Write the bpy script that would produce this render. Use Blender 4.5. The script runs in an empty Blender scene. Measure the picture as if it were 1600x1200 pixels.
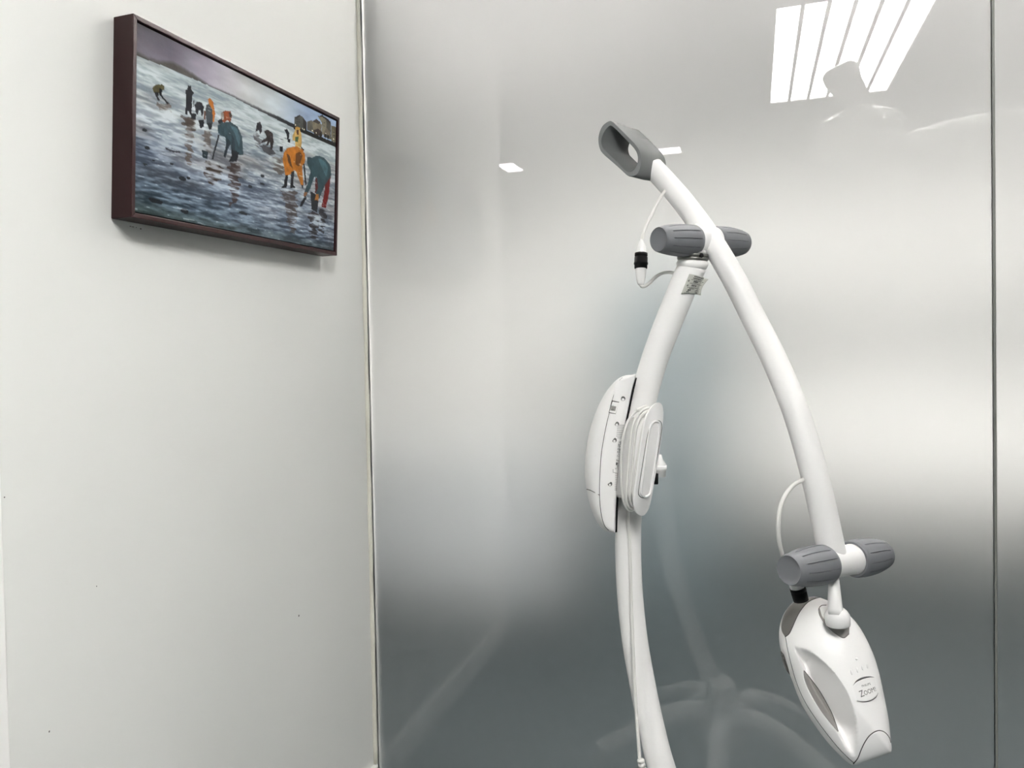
import bpy, bmesh, math
import numpy as np
from mathutils import Vector, Matrix

# ------------------------------------------------------------------ camera, world, exposure
F, CX, CY = 1150.0, 800.0, 552.0            # focal length and principal point in pixels of the 1600x1200 frame
H_CAM = 1.125
YAW, PITCH, ROLL = math.atan(380.0 / F), 0.0217, 0.019
CAM = Vector((0, 0, H_CAM))
FWD = Vector((-math.sin(YAW) * math.cos(PITCH), math.cos(YAW) * math.cos(PITCH), -math.sin(PITCH)))
R0 = Vector((math.cos(YAW), math.sin(YAW), 0))
U0 = R0.cross(FWD)
RGT = (R0 * math.cos(ROLL) - U0 * math.sin(ROLL)).normalized()
UPV = RGT.cross(FWD).normalized()

scene = bpy.context.scene
col = scene.collection
cd = bpy.data.cameras.new('camera')
cd.sensor_width = 36.0
cd.sensor_fit = 'HORIZONTAL'
cd.lens = F / 1600 * 36.0
cd.shift_y = -(600 - CY) / 1600
cd.clip_start = 0.02
cam = bpy.data.objects.new('camera', cd)
col.objects.link(cam)
cam.matrix_world = Matrix(((RGT.x, UPV.x, -FWD.x, CAM.x), (RGT.y, UPV.y, -FWD.y, CAM.y),
                           (RGT.z, UPV.z, -FWD.z, CAM.z), (0, 0, 0, 1)))
scene.camera = cam

world = bpy.data.worlds.new('world')
scene.world = world
world.use_nodes = True
world.node_tree.nodes['Background'].inputs[0].default_value = (0.75, 0.8, 0.85, 1)
world.node_tree.nodes['Background'].inputs[1].default_value = 0.15

vs = scene.view_settings
vs.view_transform = 'Standard'
vs.look = 'None'
vs.exposure = 1.02
vs.gamma = 1.0
vs.use_curve_mapping = False

ROOM_LAMP = 21.0        # radiance of the ceiling panel in this room
REAR_LAMP = 52.0        # added panels lighting the room behind the frosted glass
HALL_LAMP = 9.0

# ------------------------------------------------------------------ helpers
def ray(px, py):
    return (FWD + RGT * ((px - CX) / F) + UPV * (-(py - CY) / F))

def P(px, py, z):
    """point seen at a pixel, z metres along the optical axis"""
    return CAM + ray(px, py) * z

def hit(px, py, axis, val):
    d = ray(px, py)
    return CAM + d * ((val - CAM[axis]) / d[axis])

def proj(p):
    v = p - CAM
    w = v.dot(FWD)
    return (CX + F * v.dot(RGT) / w, CY - F * v.dot(UPV) / w)

GLASS = 1.60
def mirror(p):
    return Vector((p.x, 2 * GLASS - p.y, p.z))

def lin(c):
    out = []
    for v in c[:3]:
        v = v / 255.0
        out.append(v / 12.92 if v <= 0.04045 else ((v + 0.055) / 1.055) ** 2.4)
    return tuple(out) + (1.0,)

MATS = {}
def mat(name, rgb, rough=0.5, metal=0.0, bump=0.0, scale=200.0, coat=0.0, vary=0.0, spec=0.5, vscale=6.0):
    m = bpy.data.materials.new(name)
    m.use_nodes = True
    nt = m.node_tree
    b = nt.nodes['Principled BSDF']
    b.inputs['Base Color'].default_value = lin(rgb)
    b.inputs['Roughness'].default_value = rough
    b.inputs['Metallic'].default_value = metal
    b.inputs['Coat Weight'].default_value = coat
    b.inputs['Specular IOR Level'].default_value = spec
    tc = nt.nodes.new('ShaderNodeTexCoord')
    if vary:
        n = nt.nodes.new('ShaderNodeTexNoise')
        n.inputs['Scale'].default_value = vscale
        n.inputs['Detail'].default_value = 4
        mx = nt.nodes.new('ShaderNodeMix')
        mx.data_type = 'RGBA'
        c = lin(rgb)
        mx.inputs['A'].default_value = tuple(v * (1 - vary) for v in c[:3]) + (1,)
        mx.inputs['B'].default_value = tuple(min(1, v * (1 + vary)) for v in c[:3]) + (1,)
        nt.links.new(tc.outputs['Object'], n.inputs['Vector'])
        nt.links.new(n.outputs['Fac'], mx.inputs['Factor'])
        nt.links.new(mx.outputs['Result'], b.inputs['Base Color'])
    if bump:
        n2 = nt.nodes.new('ShaderNodeTexNoise')
        n2.inputs['Scale'].default_value = scale
        n2.inputs['Detail'].default_value = 3
        bp = nt.nodes.new('ShaderNodeBump')
        bp.inputs['Strength'].default_value = bump
        bp.inputs['Distance'].default_value = 0.002
        nt.links.new(tc.outputs['Object'], n2.inputs['Vector'])
        nt.links.new(n2.outputs['Fac'], bp.inputs['Height'])
        nt.links.new(bp.outputs['Normal'], b.inputs['Normal'])
    MATS[name] = m
    return m

def emit(name, rgb, strength):
    m = bpy.data.materials.new(name)
    m.use_nodes = True
    b = m.node_tree.nodes['Principled BSDF']
    b.inputs['Base Color'].default_value = lin(rgb)
    b.inputs['Emission Color'].default_value = lin(rgb)
    b.inputs['Emission Strength'].default_value = strength
    b.inputs['Roughness'].default_value = 0.6
    MATS[name] = m
    return m

mat('wall_paint', (227, 228, 225), 0.55, bump=0.05, scale=90, vary=0.01)
mat('jamb_paint', (246, 245, 243), 0.35)
mat('room_grey', (132, 136, 136), 0.6, vary=0.03)
mat('far_paint', (235, 236, 234), 0.7, bump=0.03)
mat('counter_grey', (168, 172, 174), 0.5)
mat('rail_grey', (140, 142, 141), 0.6)
mat('cabinet_grey', (98, 110, 114), 0.5, vary=0.05)
mat('dark_dado', (26, 34, 36), 0.6, vary=0.08)
mat('ceiling_paint', (240, 240, 240), 0.8, bump=0.04)
mat('ceiling_grey', (158, 160, 160), 0.8)
mat('floor_vinyl', (66, 76, 77), 0.35, vary=0.06, vscale=3)
mat('floor_dark', (38, 45, 47), 0.5, vary=0.06, vscale=3)
mat('base_white', (244, 243, 240), 0.3)
mat('silicone', (226, 224, 212), 0.5, vary=0.12, vscale=25)
mat('silicone_grey', (150, 152, 146), 0.45, vary=0.1, vscale=25)
mat('frame_red', (36, 8, 10), 0.42, bump=0.05, scale=60, vary=0.1, vscale=20, spec=0.25)
mat('frame_dark', (18, 12, 12), 0.6)
mat('white_shell', (250, 249, 248), 0.38, bump=0.012, scale=1500)
mat('white_tube', (252, 251, 250), 0.42, bump=0.015, scale=1500)
mat('white_gloss', (252, 251, 250), 0.25)
mat('cord_white', (234, 233, 229), 0.45)
mat('knob_grey', (120, 122, 127), 0.55, bump=0.03, scale=900)
mat('handle_grey', (106, 109, 109), 0.6, bump=0.03, scale=900)
mat('cap_grey', (112, 111, 108), 0.4)
mat('inset_grey', (150, 147, 144), 0.5)
mat('black_plastic', (10, 10, 11), 0.6, spec=0.2)
mat('collar_metal', (120, 120, 116), 0.35, metal=0.6)
mat('seam_dark', (62, 61, 60), 0.7)
mat('hole_shade', (92, 92, 90), 0.7)
mat('print_grey', (92, 92, 92), 0.6)
mat('print_dark', (52, 52, 54), 0.6)
mat('label_paper', (196, 197, 190), 0.5, vary=0.03, vscale=40)
mat('scuff', (95, 92, 92), 0.7)
mat('lamp_frame', (226, 226, 224), 0.4)
mat('steel', (170, 172, 172), 0.3, metal=0.8)
mat('seat_teal', (70, 92, 98), 0.5)
emit('lamp_diffuser', (255, 253, 250), ROOM_LAMP)
emit('rear_diffuser', (255, 250, 245), REAR_LAMP)
emit('hall_diffuser', (255, 246, 248), HALL_LAMP)

def frosted():
    # etched glass: rough refraction inside, a polished reflecting face outside
    m = bpy.data.materials.new('frosted_glass')
    m.use_nodes = True
    nt = m.node_tree
    nt.nodes.remove(nt.nodes['Principled BSDF'])
    out = nt.nodes['Material Output']
    rf = nt.nodes.new('ShaderNodeBsdfRefraction')
    rf.inputs['Color'].default_value = (0.982, 0.984, 0.984, 1)
    rf.inputs['Roughness'].default_value = 0.54
    rf.inputs['IOR'].default_value = 1.32
    gl = nt.nodes.new('ShaderNodeBsdfGlossy')
    gl.inputs['Roughness'].default_value = 0.0
    fr = nt.nodes.new('ShaderNodeFresnel')
    fr.inputs['IOR'].default_value = 1.95
    ge = nt.nodes.new('ShaderNodeNewGeometry')
    inv = nt.nodes.new('ShaderNodeMath'); inv.operation = 'SUBTRACT'; inv.inputs[0].default_value = 1.0
    mu = nt.nodes.new('ShaderNodeMath'); mu.operation = 'MULTIPLY'
    mx = nt.nodes.new('ShaderNodeMixShader')
    L = nt.links.new
    L(ge.outputs['Backfacing'], inv.inputs[1])
    L(fr.outputs['Fac'], mu.inputs[0]); L(inv.outputs[0], mu.inputs[1])
    L(mu.outputs[0], mx.inputs[0]); L(rf.outputs[0], mx.inputs[1]); L(gl.outputs[0], mx.inputs[2])
    L(mx.outputs[0], out.inputs['Surface'])
    MATS['frosted_glass'] = m
frosted()

def root_loc(o):
    while o.parent:
        o = o.parent
    return o.location.copy()

def obj(name, verts, faces, m, parent=None, smooth=True, label=None, kind=None, cat=None, group=None, loc=None, auto=None):
    base = root_loc(parent) if parent else (Vector(loc) if loc is not None else Vector((0, 0, 0)))
    me = bpy.data.meshes.new(name)
    me.from_pydata([tuple(Vector(v) - base) for v in verts], [], faces)
    me.validate()
    bm = bmesh.new()
    bm.from_mesh(me)
    bmesh.ops.recalc_face_normals(bm, faces=bm.faces)
    bm.to_mesh(me)
    bm.free()
    if smooth:
        me.polygons.foreach_set('use_smooth', [True] * len(me.polygons))
        if auto is not None:
            me.set_sharp_from_angle(angle=auto)
    me.materials.append(MATS[m] if isinstance(m, str) else m)
    o = bpy.data.objects.new(name, me)
    col.objects.link(o)
    if parent:
        o.parent = parent
    else:
        o.location = base
    if label: o['label'] = label
    if kind: o['kind'] = kind
    if cat: o['category'] = cat
    if group: o['group'] = group
    return o

def empty(name, loc, label, cat, group=None):
    o = bpy.data.objects.new(name, None)
    col.objects.link(o)
    o.location = loc
    o.empty_display_size = 0.05
    o['label'] = label
    o['category'] = cat
    if group: o['group'] = group
    return o

def boxv(lo, hi):
    (a, b, c), (d, e, f) = lo, hi
    v = [(a, b, c), (d, b, c), (d, e, c), (a, e, c), (a, b, f), (d, b, f), (d, e, f), (a, e, f)]
    fc = [(0, 3, 2, 1), (4, 5, 6, 7), (0, 1, 5, 4), (1, 2, 6, 5), (2, 3, 7, 6), (3, 0, 4, 7)]
    return v, fc

def box(name, lo, hi, m, parent=None, bev=0.0, **kw):
    v, fc = boxv(lo, hi)
    o = obj(name, v, fc, m, parent, smooth=False, **kw)
    if bev:
        md = o.modifiers.new('bevel', 'BEVEL')
        md.width = bev
        md.segments = 2
    return o

def catmull(pts, n=8, closed=False):
    pts = [np.array(p, float) for p in pts]
    out = []
    N = len(pts)
    segs = N if closed else N - 1
    for i in range(segs):
        if closed:
            p0, p1, p2, p3 = pts[(i - 1) % N], pts[i], pts[(i + 1) % N], pts[(i + 2) % N]
        else:
            p1, p2 = pts[i], pts[i + 1]
            p0 = pts[i - 1] if i > 0 else 2 * p1 - p2
            p3 = pts[i + 2] if i + 2 < N else 2 * p2 - p1
        for k in range(n):
            t = k / n
            out.append(0.5 * ((2 * p1) + (-p0 + p2) * t + (2 * p0 - 5 * p1 + 4 * p2 - p3) * t * t
                              + (-p0 + 3 * p1 - 3 * p2 + p3) * t ** 3))
    if not closed:
        out.append(pts[-1])
    return out

def sweep(path, rad, seg=16, closed=False, cap=True):
    """tube along a path; rad a number or a list"""
    pts = [Vector(p) for p in path]
    n = len(pts)
    rr = [rad] * n if not hasattr(rad, '__len__') else list(rad)
    T = []
    for i in range(n):
        if closed:
            t = pts[(i + 1) % n] - pts[i - 1]
        else:
            t = pts[min(i + 1, n - 1)] - pts[max(i - 1, 0)]
        T.append(t.normalized())
    ref = Vector((0, 0, 1)) if abs(T[0].z) < 0.9 else Vector((1, 0, 0))
    u = (ref - T[0] * ref.dot(T[0])).normalized()
    V, Fc = [], []
    for i in range(n):
        u = (u - T[i] * u.dot(T[i])).normalized()
        w = T[i].cross(u)
        for k in range(seg):
            a = 2 * math.pi * k / seg
            V.append(pts[i] + (u * math.cos(a) + w * math.sin(a)) * rr[i])
    for i in range(n if closed else n - 1):
        j = (i + 1) % n
        for k in range(seg):
            l = (k + 1) % seg
            Fc.append((i * seg + k, i * seg + l, j * seg + l, j * seg + k))
    if cap and not closed:
        Fc.append(tuple(range(seg))[::-1])
        Fc.append(tuple(range((n - 1) * seg, n * seg)))
    return V, Fc

def merge(parts):
    V, Fc = [], []
    for v, f in parts:
        o = len(V)
        V += list(v)
        Fc += [tuple(i + o for i in q) for q in f]
    return V, Fc

def lathe(A, B, prof, seg=32, fn=None):
    """prof: list of (t along A-B, radius); fn(angle, t) scales the radius"""
    A, B = Vector(A), Vector(B)
    ax = (B - A).normalized()
    ref = Vector((0, 0, 1)) if abs(ax.z) < 0.9 else Vector((1, 0, 0))
    u = (ref - ax * ref.dot(ax)).normalized()
    w = ax.cross(u)
    V, Fc = [], []
    for t, r in prof:
        c = A + (B - A) * t
        for k in range(seg):
            a = 2 * math.pi * k / seg
            q = r + (fn(a, t) if fn else 0)
            V.append(c + (u * math.cos(a) + w * math.sin(a)) * q)
    n = len(prof)
    for i in range(n - 1):
        for k in range(seg):
            l = (k + 1) % seg
            Fc.append((i * seg + k, i * seg + l, (i + 1) * seg + l, (i + 1) * seg + k))
    Fc.append(tuple(range(seg))[::-1])
    Fc.append(tuple(range((n - 1) * seg, n * seg)))
    return V, Fc

def ellipsoid(c, ax, seg=12, rings=7):
    """ax: three semi-axis vectors"""
    V, Fc = [], []
    for i in range(rings + 1):
        th = math.pi * i / rings
        for k in range(seg):
            a = 2 * math.pi * k / seg
            V.append(Vector(c) + ax[0] * (math.sin(th) * math.cos(a)) + ax[1] * (math.sin(th) * math.sin(a)) + ax[2] * math.cos(th))
    for i in range(rings):
        for k in range(seg):
            l = (k + 1) % seg
            Fc.append((i * seg + k, i * seg + l, (i + 1) * seg + l, (i + 1) * seg + k))
    return V, Fc

# ------------------------------------------------------------------ the setting
CEIL = H_CAM + 1.24
WALL_X = hit(571.0, 600, 1, GLASS).x                   # plane of the wall with the painting
SEAM_X = hit(1555.0, 600, 1, GLASS).x                  # joint between the two glass panels
JAMB_Y = hit(5.0, 1000, 0, WALL_X).y
X_HALL, Y_BACK, X_RIGHT, Y_REAR = -3.3, -3.4, 3.4, 4.0

box('floor', (X_HALL - .1, Y_BACK - .1, -0.06), (X_RIGHT + .1, GLASS + .02, 0), 'floor_vinyl', kind='structure')
box('floor_rear', (WALL_X - 2.2, GLASS + .02, -0.06), (X_RIGHT + .1, Y_REAR + .1, 0), 'floor_dark', kind='structure')
box('ceiling', (X_HALL - .1, Y_BACK - .1, CEIL), (X_RIGHT + .1, GLASS + .02, CEIL + .06), 'ceiling_paint', kind='structure')
box('ceiling_rear', (X_HALL - .1, GLASS + .02, CEIL), (X_RIGHT + .1, Y_REAR + .1, CEIL + .06), 'ceiling_grey', kind='structure')
wl = box('wall_left', (WALL_X - .10, JAMB_Y - .09, 0), (WALL_X, GLASS + .03, CEIL), 'wall_paint', kind='structure')
box('trim_1', (WALL_X - .112, JAMB_Y - .10, 0), (WALL_X + .006, JAMB_Y, CEIL), 'jamb_paint', bev=.002, kind='structure')
box('wall_hall', (X_HALL - .1, Y_BACK, 0), (X_HALL, GLASS + .1, CEIL), 'room_grey', kind='structure')
box('wall_hall_end', (X_HALL, GLASS - .05, 0), (WALL_X - .1, GLASS + .03, CEIL), 'room_grey', kind='structure')
box('wall_back', (X_HALL, Y_BACK - .1, 0), (X_RIGHT, Y_BACK, CEIL), 'room_grey', kind='structure')
box('wall_right', (X_RIGHT, Y_BACK, 0), (X_RIGHT + .1, Y_REAR, CEIL), 'room_grey', kind='structure')
DADO = 0.24
box('wall_rear', (WALL_X - 2.2, Y_REAR, DADO), (X_RIGHT, Y_REAR + .1, CEIL), 'far_paint', kind='structure')
box('wall_rear_added_dado', (WALL_X - 2.2, Y_REAR - .03, 0), (X_RIGHT, Y_REAR + .1, DADO), 'dark_dado', kind='structure')  # dark dado added to darken the lower part of the glass
box('wall_rear_side', (WALL_X - 2.3, GLASS + .03, 0), (WALL_X - 2.2, Y_REAR + .1, CEIL), 'far_paint', kind='structure')
box('trim_added_rail', (-.35, Y_REAR - .03, 0.98), (X_RIGHT, Y_REAR, 1.26), 'rail_grey', kind='structure')  # grey rail invented to make a dim band through the glass
BASE_H = 0.075
box('baseboard_left', (WALL_X, JAMB_Y, 0), (WALL_X + .013, GLASS - .004, BASE_H), 'base_white', bev=.0015, kind='structure')

# frosted glass panels and their joints
TH = 0.012
box('window_1', (WALL_X + .009, GLASS, 0.0), (SEAM_X - .0022, GLASS + TH, CEIL), 'frosted_glass', bev=.0008, kind='structure')
box('window_2', (SEAM_X + .0022, GLASS, 0.0), (X_RIGHT, GLASS + TH, CEIL), 'frosted_glass', bev=.0008, kind='structure')
box('trim_2', (SEAM_X - .0021, GLASS + .002, 0), (SEAM_X + .0021, GLASS + TH - .001, CEIL), 'silicone_grey', kind='structure')
# bead of silicone in the corner, slightly uneven
pts = []
for i in range(60):
    z = BASE_H + (CEIL - BASE_H) * i / 59
    pts.append(Vector((WALL_X + .003 + .0012 * math.sin(i * 1.7) * math.sin(i * .31), GLASS + .003, z)))
v, f = sweep(pts, [.0066 + .0008 * math.sin(i * .9) for i in range(60)], 10)
obj('trim_3', v, f, 'silicone', kind='structure')

# marks on the wall
def scuff(px, py, w, h):
    p = hit(px, py, 0, WALL_X)
    v, f = ellipsoid(p, (Vector((0, w, 0)), Vector((0, 0, h)), Vector((.0004, 0, 0))), 8, 4)
    obj('scuff_mark', v, f, 'scuff', wl)
for px, py, w, h in [(204, 353.5, .002, .0006), (208, 354.5, .0025, .0006), (213, 355.5, .001, .0006), (220, 357.5, .0015, .0012),
                     (467, 962, .002, .0022), (151, 916, .0008, .0009), (77, 1143, .001, .0015), (7, 777, .001, .001)]:
    scuff(px, py, w, h)

# ------------------------------------------------------------------ painting on the left wall
FR_D = 0.040                                             # depth of the frame
XF = WALL_X + FR_D
def onwall(px, py, x):
    return hit(px, py, 0, x)
tl, tr, br, bl = [onwall(*c, XF) for c in ((208.5, 20.5), (531, 184), (526.8, 399.5), (205, 339))]
painting = empty('painting', (WALL_X, (tl.y + tr.y) / 2, bl.z), 'framed seascape painting of people gathering shellfish, dark red frame, hung on the white wall', 'painting')
def lerp4(u, v):
    return tl * (1 - u) * (1 - v) + tr * u * (1 - v) + br * u * v + bl * (1 - u) * v
W_, H_ = (tr - tl).length, (tl - bl).length
def rail(u0, v0, u1, v1, ui0, vi0, ui1, vi1):
    """a frame rail between outer edge (u0,v0)-(u1,v1) and inner edge, through the full frame depth"""
    fr = [lerp4(u0, v0), lerp4(u1, v1), lerp4(ui1, vi1), lerp4(ui0, vi0)]
    bk = [p - Vector((FR_D - .002, 0, 0)) for p in fr]
    return fr + bk, [(0, 1, 2, 3), (7, 6, 5, 4), (0, 4, 5, 1), (1, 5, 6, 2), (2, 6, 7, 3), (3, 7, 4, 0)]
e_u, e_v = .0075 / W_, .0075 / H_
for a in ((0, 0, 1, 0, e_u, e_v, 1 - e_u, e_v), (1, 0, 1, 1, 1 - e_u, e_v, 1 - e_u, 1 - e_v),
          (1, 1, 0, 1, 1 - e_u, 1 - e_v, e_u, 1 - e_v), (0, 1, 0, 0, e_u, 1 - e_v, e_u, e_v)):
    v, f = rail(*a)
    o = obj('frame_rail', v, f, 'frame_red', painting, smooth=False)
    md = o.modifiers.new('bevel', 'BEVEL'); md.width = .0009; md.segments = 2
# dark tray behind the floating canvas
q = [lerp4(e_u * .9, e_v * .9), lerp4(1 - e_u * .9, e_v * .9), lerp4(1 - e_u * .9, 1 - e_v * .9), lerp4(e_u * .9, 1 - e_v * .9)]
v = [p - Vector((.012, 0, 0)) for p in q] + [p - Vector((.020, 0, 0)) for p in q]
obj('frame_tray', v, [(0, 1, 2, 3), (7, 6, 5, 4), (0, 4, 5, 1), (1, 5, 6, 2), (2, 6, 7, 3), (3, 7, 4, 0)], 'frame_dark', painting, smooth=False)

# the canvas: a fine sheet whose vertices carry the paint
rng = np.random.default_rng(7)
def vnoise(x, y, seed):
    r = np.random.default_rng(seed).random((257, 257))
    xi, yi = np.floor(x).astype(int), np.floor(y).astype(int)
    fx, fy = x - xi, y - yi
    fx, fy = fx * fx * (3 - 2 * fx), fy * fy * (3 - 2 * fy)
    g = lambda a, b: r[a % 257, b % 257]
    return (g(xi, yi) * (1 - fx) + g(xi + 1, yi) * fx) * (1 - fy) + (g(xi, yi + 1) * (1 - fx) + g(xi + 1, yi + 1) * fx) * fy
NU, NV = 440, 250
m_u, m_v = .0100 / W_, .0100 / H_
uu, vv = np.meshgrid(np.linspace(0, 1, NU), np.linspace(0, 1, NV))
U_ = m_u + uu * (1 - 2 * m_u); V_ = m_v + vv * (1 - 2 * m_v)
def npv(p): return np.array(p)
CV = (npv(tl)[None, None] * ((1 - U_) * (1 - V_))[..., None] + npv(tr)[None, None] * (U_ * (1 - V_))[..., None]
      + npv(br)[None, None] * (U_ * V_)[..., None] + npv(bl)[None, None] * ((1 - U_) * V_)[..., None])
CV[..., 0] -= 0.0030
d_ = CV - npv(CAM)
w_ = d_ @ npv(FWD)
# paint-sheet coordinates in which the picture's motifs were measured
QX = ((CX + F * (d_ @ npv(RGT)) / w_) - 160) * 3
QY = ((CY - F * (d_ @ npv(UPV)) / w_) - 10) * 3
jx = QX + 2.5 * (vnoise(uu * 130, vv * 75, 3) - .5)
jy = QY + 2.5 * (vnoise(uu * 130, vv * 75, 4) - .5)
def interp(pts):
    a = np.array(pts, float)
    return np.interp(jx, a[:, 0], a[:, 1])
hill_top = interp([(150, 200), (165, 205), (215, 232), (260, 247), (330, 252), (365, 272), (400, 293), (500, 362), (620, 415), (700, 456), (738, 472), (752, 482), (820, 512), (900, 552), (1110, 652)])
hill_bot = interp([(150, 226), (165, 233), (300, 285), (450, 350), (600, 418), (740, 492), (900, 572), (1110, 664)])
def C(r, g, b): return np.array([r, g, b], float)
def fbm(x, y, s): return .55 * vnoise(x, y, s) + .3 * vnoise(x * 2.1, y * 2.1, s + 1) + .15 * vnoise(x * 4.3, y * 4.3, s + 2)
# sky
sky = np.zeros((NV, NU, 3))
sx = np.array([0, .12, .3, .45, .62, .8, 1.0])
sc_ = np.array([C(112, 108, 118), C(108, 104, 118), C(172, 167, 180), C(192, 195, 196), C(190, 201, 207), C(150, 170, 198), C(150, 172, 200)])
for k in range(3):
    sky[..., k] = np.interp(uu, sx, sc_[:, k])
cl = fbm(uu * 9, vv * 14, 11)
sky *= (0.90 + 0.26 * cl)[..., None]
dk = np.clip(1 - vv / .10, 0, 1) * np.clip(1 - uu / .35, 0, 1)
sky *= (1 - .22 * dk)[..., None]
# water: long horizontal strokes
hz = np.clip((QY - hill_bot) / 720.0, 0, 1)
st = .5 * vnoise(uu * 16 + vv * 5, vv * 62, 21) + .32 * vnoise(uu * 36 + vv * 9, vv * 120, 22) + .18 * vnoise(uu * 80, vv * 190, 23)
st = np.clip((st - .5) * 2.1 + .5, 0, 1)
big = fbm(uu * 4 + 3, vv * 9 + 2, 31)
st = np.clip((st - .5) * 1.25 + .5, 0, 1)
light = np.stack([np.interp(hz, [0, .12, .35, .6, .85, 1], c) for c in
                  ([196, 206, 204, 178, 140, 104], [208, 216, 213, 191, 160, 126], [212, 218, 218, 207, 178, 136])], -1)
dark = np.stack([np.interp(hz, [0, .12, .35, .6, .85, 1], c) for c in
                 ([138, 138, 100, 66, 36, 32], [152, 152, 112, 78, 50, 48], [158, 160, 126, 96, 64, 52])], -1)
mixf = np.clip(st * .75 + (big - .5) * 1.1 + .16 - .10 * hz, 0, 1)
img = dark * (1 - mixf[..., None]) + light * mixf[..., None]
brn = np.clip((fbm(uu * 5 + 9, vv * 11 + 1, 41) - .52) * 4, 0, 1) * (1 - np.abs(hz - .35) * 1.6).clip(0, 1)
img = img * (1 - .35 * brn[..., None]) + C(104, 92, 84) * (.35 * brn[..., None])
edge = (vv > .93) * np.clip((vv - .93) / .07, 0, 1) * .5
img = img * (1 - edge[..., None]) + C(48, 62, 56) * edge[..., None]
above = QY < hill_bot
img[above] = sky[above]
hl = (QY >= hill_top) & above
hc = np.stack([np.interp(uu, [0, .2, .5, .7, 1], c) for c in ([84, 74, 62, 38, 30], [82, 72, 64, 40, 32], [78, 68, 68, 46, 34])], -1)
hc = hc * (0.75 + .5 * fbm(uu * 14, vv * 30, 51))[..., None]
soft = np.clip((jy - hill_top) / np.interp(uu, [0, .4, .7], [22, 14, 3]), 0, 1)[..., None]
img[hl] = (img * (1 - soft) + hc * soft)[hl]

def inside(poly, ox=0, oy=0):
    jx, jy = globals()['jx'] + ox, globals()['jy'] + oy
    poly = np.array(poly, float)
    r = np.zeros(jx.shape, bool)
    n = len(poly)
    for i in range(n):
        x1, y1 = poly[i]; x2, y2 = poly[(i + 1) % n]
        if y1 == y2: continue
        c = ((y1 > jy) != (y2 > jy)) & (jx < (x2 - x1) * (jy - y1) / (y2 - y1) + x1)
        r ^= c
    return r
tex_f = (0.82 + .36 * fbm(uu * 70, vv * 30, 61))
def poly(pts, c, a=1.0, streak=False):
    global img
    k = inside(pts)
    al = np.full(jx.shape, a)
    if streak:
        k = inside(pts, 26 * (vnoise(uu * 26 + vv * 6, vv * 95, 81) - .5), 12 * (vnoise(uu * 60, vv * 20, 82) - .5))
        al = a * np.clip(.05 + 1.5 * (1 - st) * (.5 + vnoise(uu * 30, vv * 90, 83)), 0, 1.0)
    colr = C(*c) * tex_f[..., None]
    img[k] = (img * (1 - al[..., None]) + colr * al[..., None])[k]
def blob(x, y, a, b, c, al=1.0, streak=False):
    poly([(x + a * math.cos(t * .5236), y + b * math.sin(t * .5236) + .45 * a * math.cos(t * .5236) * .6) for t in range(12)], c, al, streak)

# reflections of the people on the wet sand
for p, c, a in [
    ([(590, 735), (645, 735), (638, 910), (600, 935)], (58, 42, 38), .85),
    ([(388, 525), (432, 530), (416, 745), (394, 740)], (86, 72, 62), .75),
    ([(375, 510), (440, 530), (430, 585), (380, 560)], (62, 50, 42), .7),
    ([(478, 720), (562, 745), (540, 845), (488, 835)], (52, 36, 26), .9),
    ([(475, 570), (515, 585), (508, 690), (480, 680)], (88, 76, 68), .7),
    ([(838, 862), (912, 866), (905, 1065), (880, 1055), (850, 930)], (70, 58, 54), .75),
    ([(972, 960), (1012, 972), (1002, 1098), (974, 1085)], (46, 40, 40), .85),
    ([(1018, 945), (1046, 950), (1036, 1068), (1016, 1055)], (44, 42, 44), .85),
    ([(245, 445), (312, 462), (325, 495), (262, 482)], (96, 80, 70), .7),
    ([(715, 595), (745, 605), (735, 665), (715, 655)], (80, 78, 80), .8),
    ([(745, 650), (805, 672), (800, 700), (745, 685)], (52, 50, 54), .7),
    ([(790, 700), (850, 715), (850, 790), (800, 770)], (88, 76, 66), .7),
    ([(835, 615), (868, 625), (866, 640), (832, 632)], (70, 72, 76), .7)]:
    poly(p, c, a, True)
for b in [(198, 580, 12, 9), (210, 663, 13, 8), (375, 808, 18, 11), (403, 805, 9, 8), (325, 738, 9, 6), (750, 795, 9, 7), (750, 833, 11, 6),
          (693, 845, 10, 8), (240, 722, 8, 4), (200, 740, 12, 5), (660, 970, 22, 7), (385, 960, 20, 12), (250, 912, 34, 12)]:
    blob(*b, (24, 27, 34), .9)
blob(330, 674, 36, 9, (52, 56, 66)); blob(332, 670, 26, 4, (150, 160, 170))
# town on the shore
poly([(900, 520), (925, 508), (940, 520), (958, 545), (958, 582), (900, 560)], (84, 86, 82))
poly([(900, 520), (925, 508), (928, 514), (906, 524)], (52, 50, 48))
poly([(940, 520), (958, 545), (958, 582), (944, 575)], (50, 48, 46))
poly([(960, 540), (980, 534), (990, 545), (990, 592), (960, 578)], (96, 94, 84))
poly([(985, 538), (1004, 530), (1028, 556), (1028, 600), (988, 590)], (118, 112, 92))
poly([(985, 538), (1004, 528), (1024, 545), (1012, 552)], (56, 48, 44))
poly([(1010, 516), (1030, 509), (1052, 526), (1052, 610), (1030, 600), (1028, 545)], (124, 120, 102))
poly([(1050, 526), (1070, 545), (1072, 625), (1050, 612)], (82, 80, 72))
poly([(1010, 516), (1030, 508), (1070, 540), (1068, 548), (1030, 517)], (44, 42, 42))
poly([(1072, 556), (1098, 568), (1098, 642), (1072, 630)], (118, 112, 92))
poly([(990, 580), (1010, 572), (1030, 588), (1030, 612), (992, 600)], (62, 52, 46))
poly([(1038, 585), (1052, 570), (1068, 590), (1068, 625), (1038, 612)], (108, 102, 88))
for x, y in ((1045, 606), (1058, 612), (1022, 602)): blob(x, y, 6, 10, (34, 30, 30))
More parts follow.
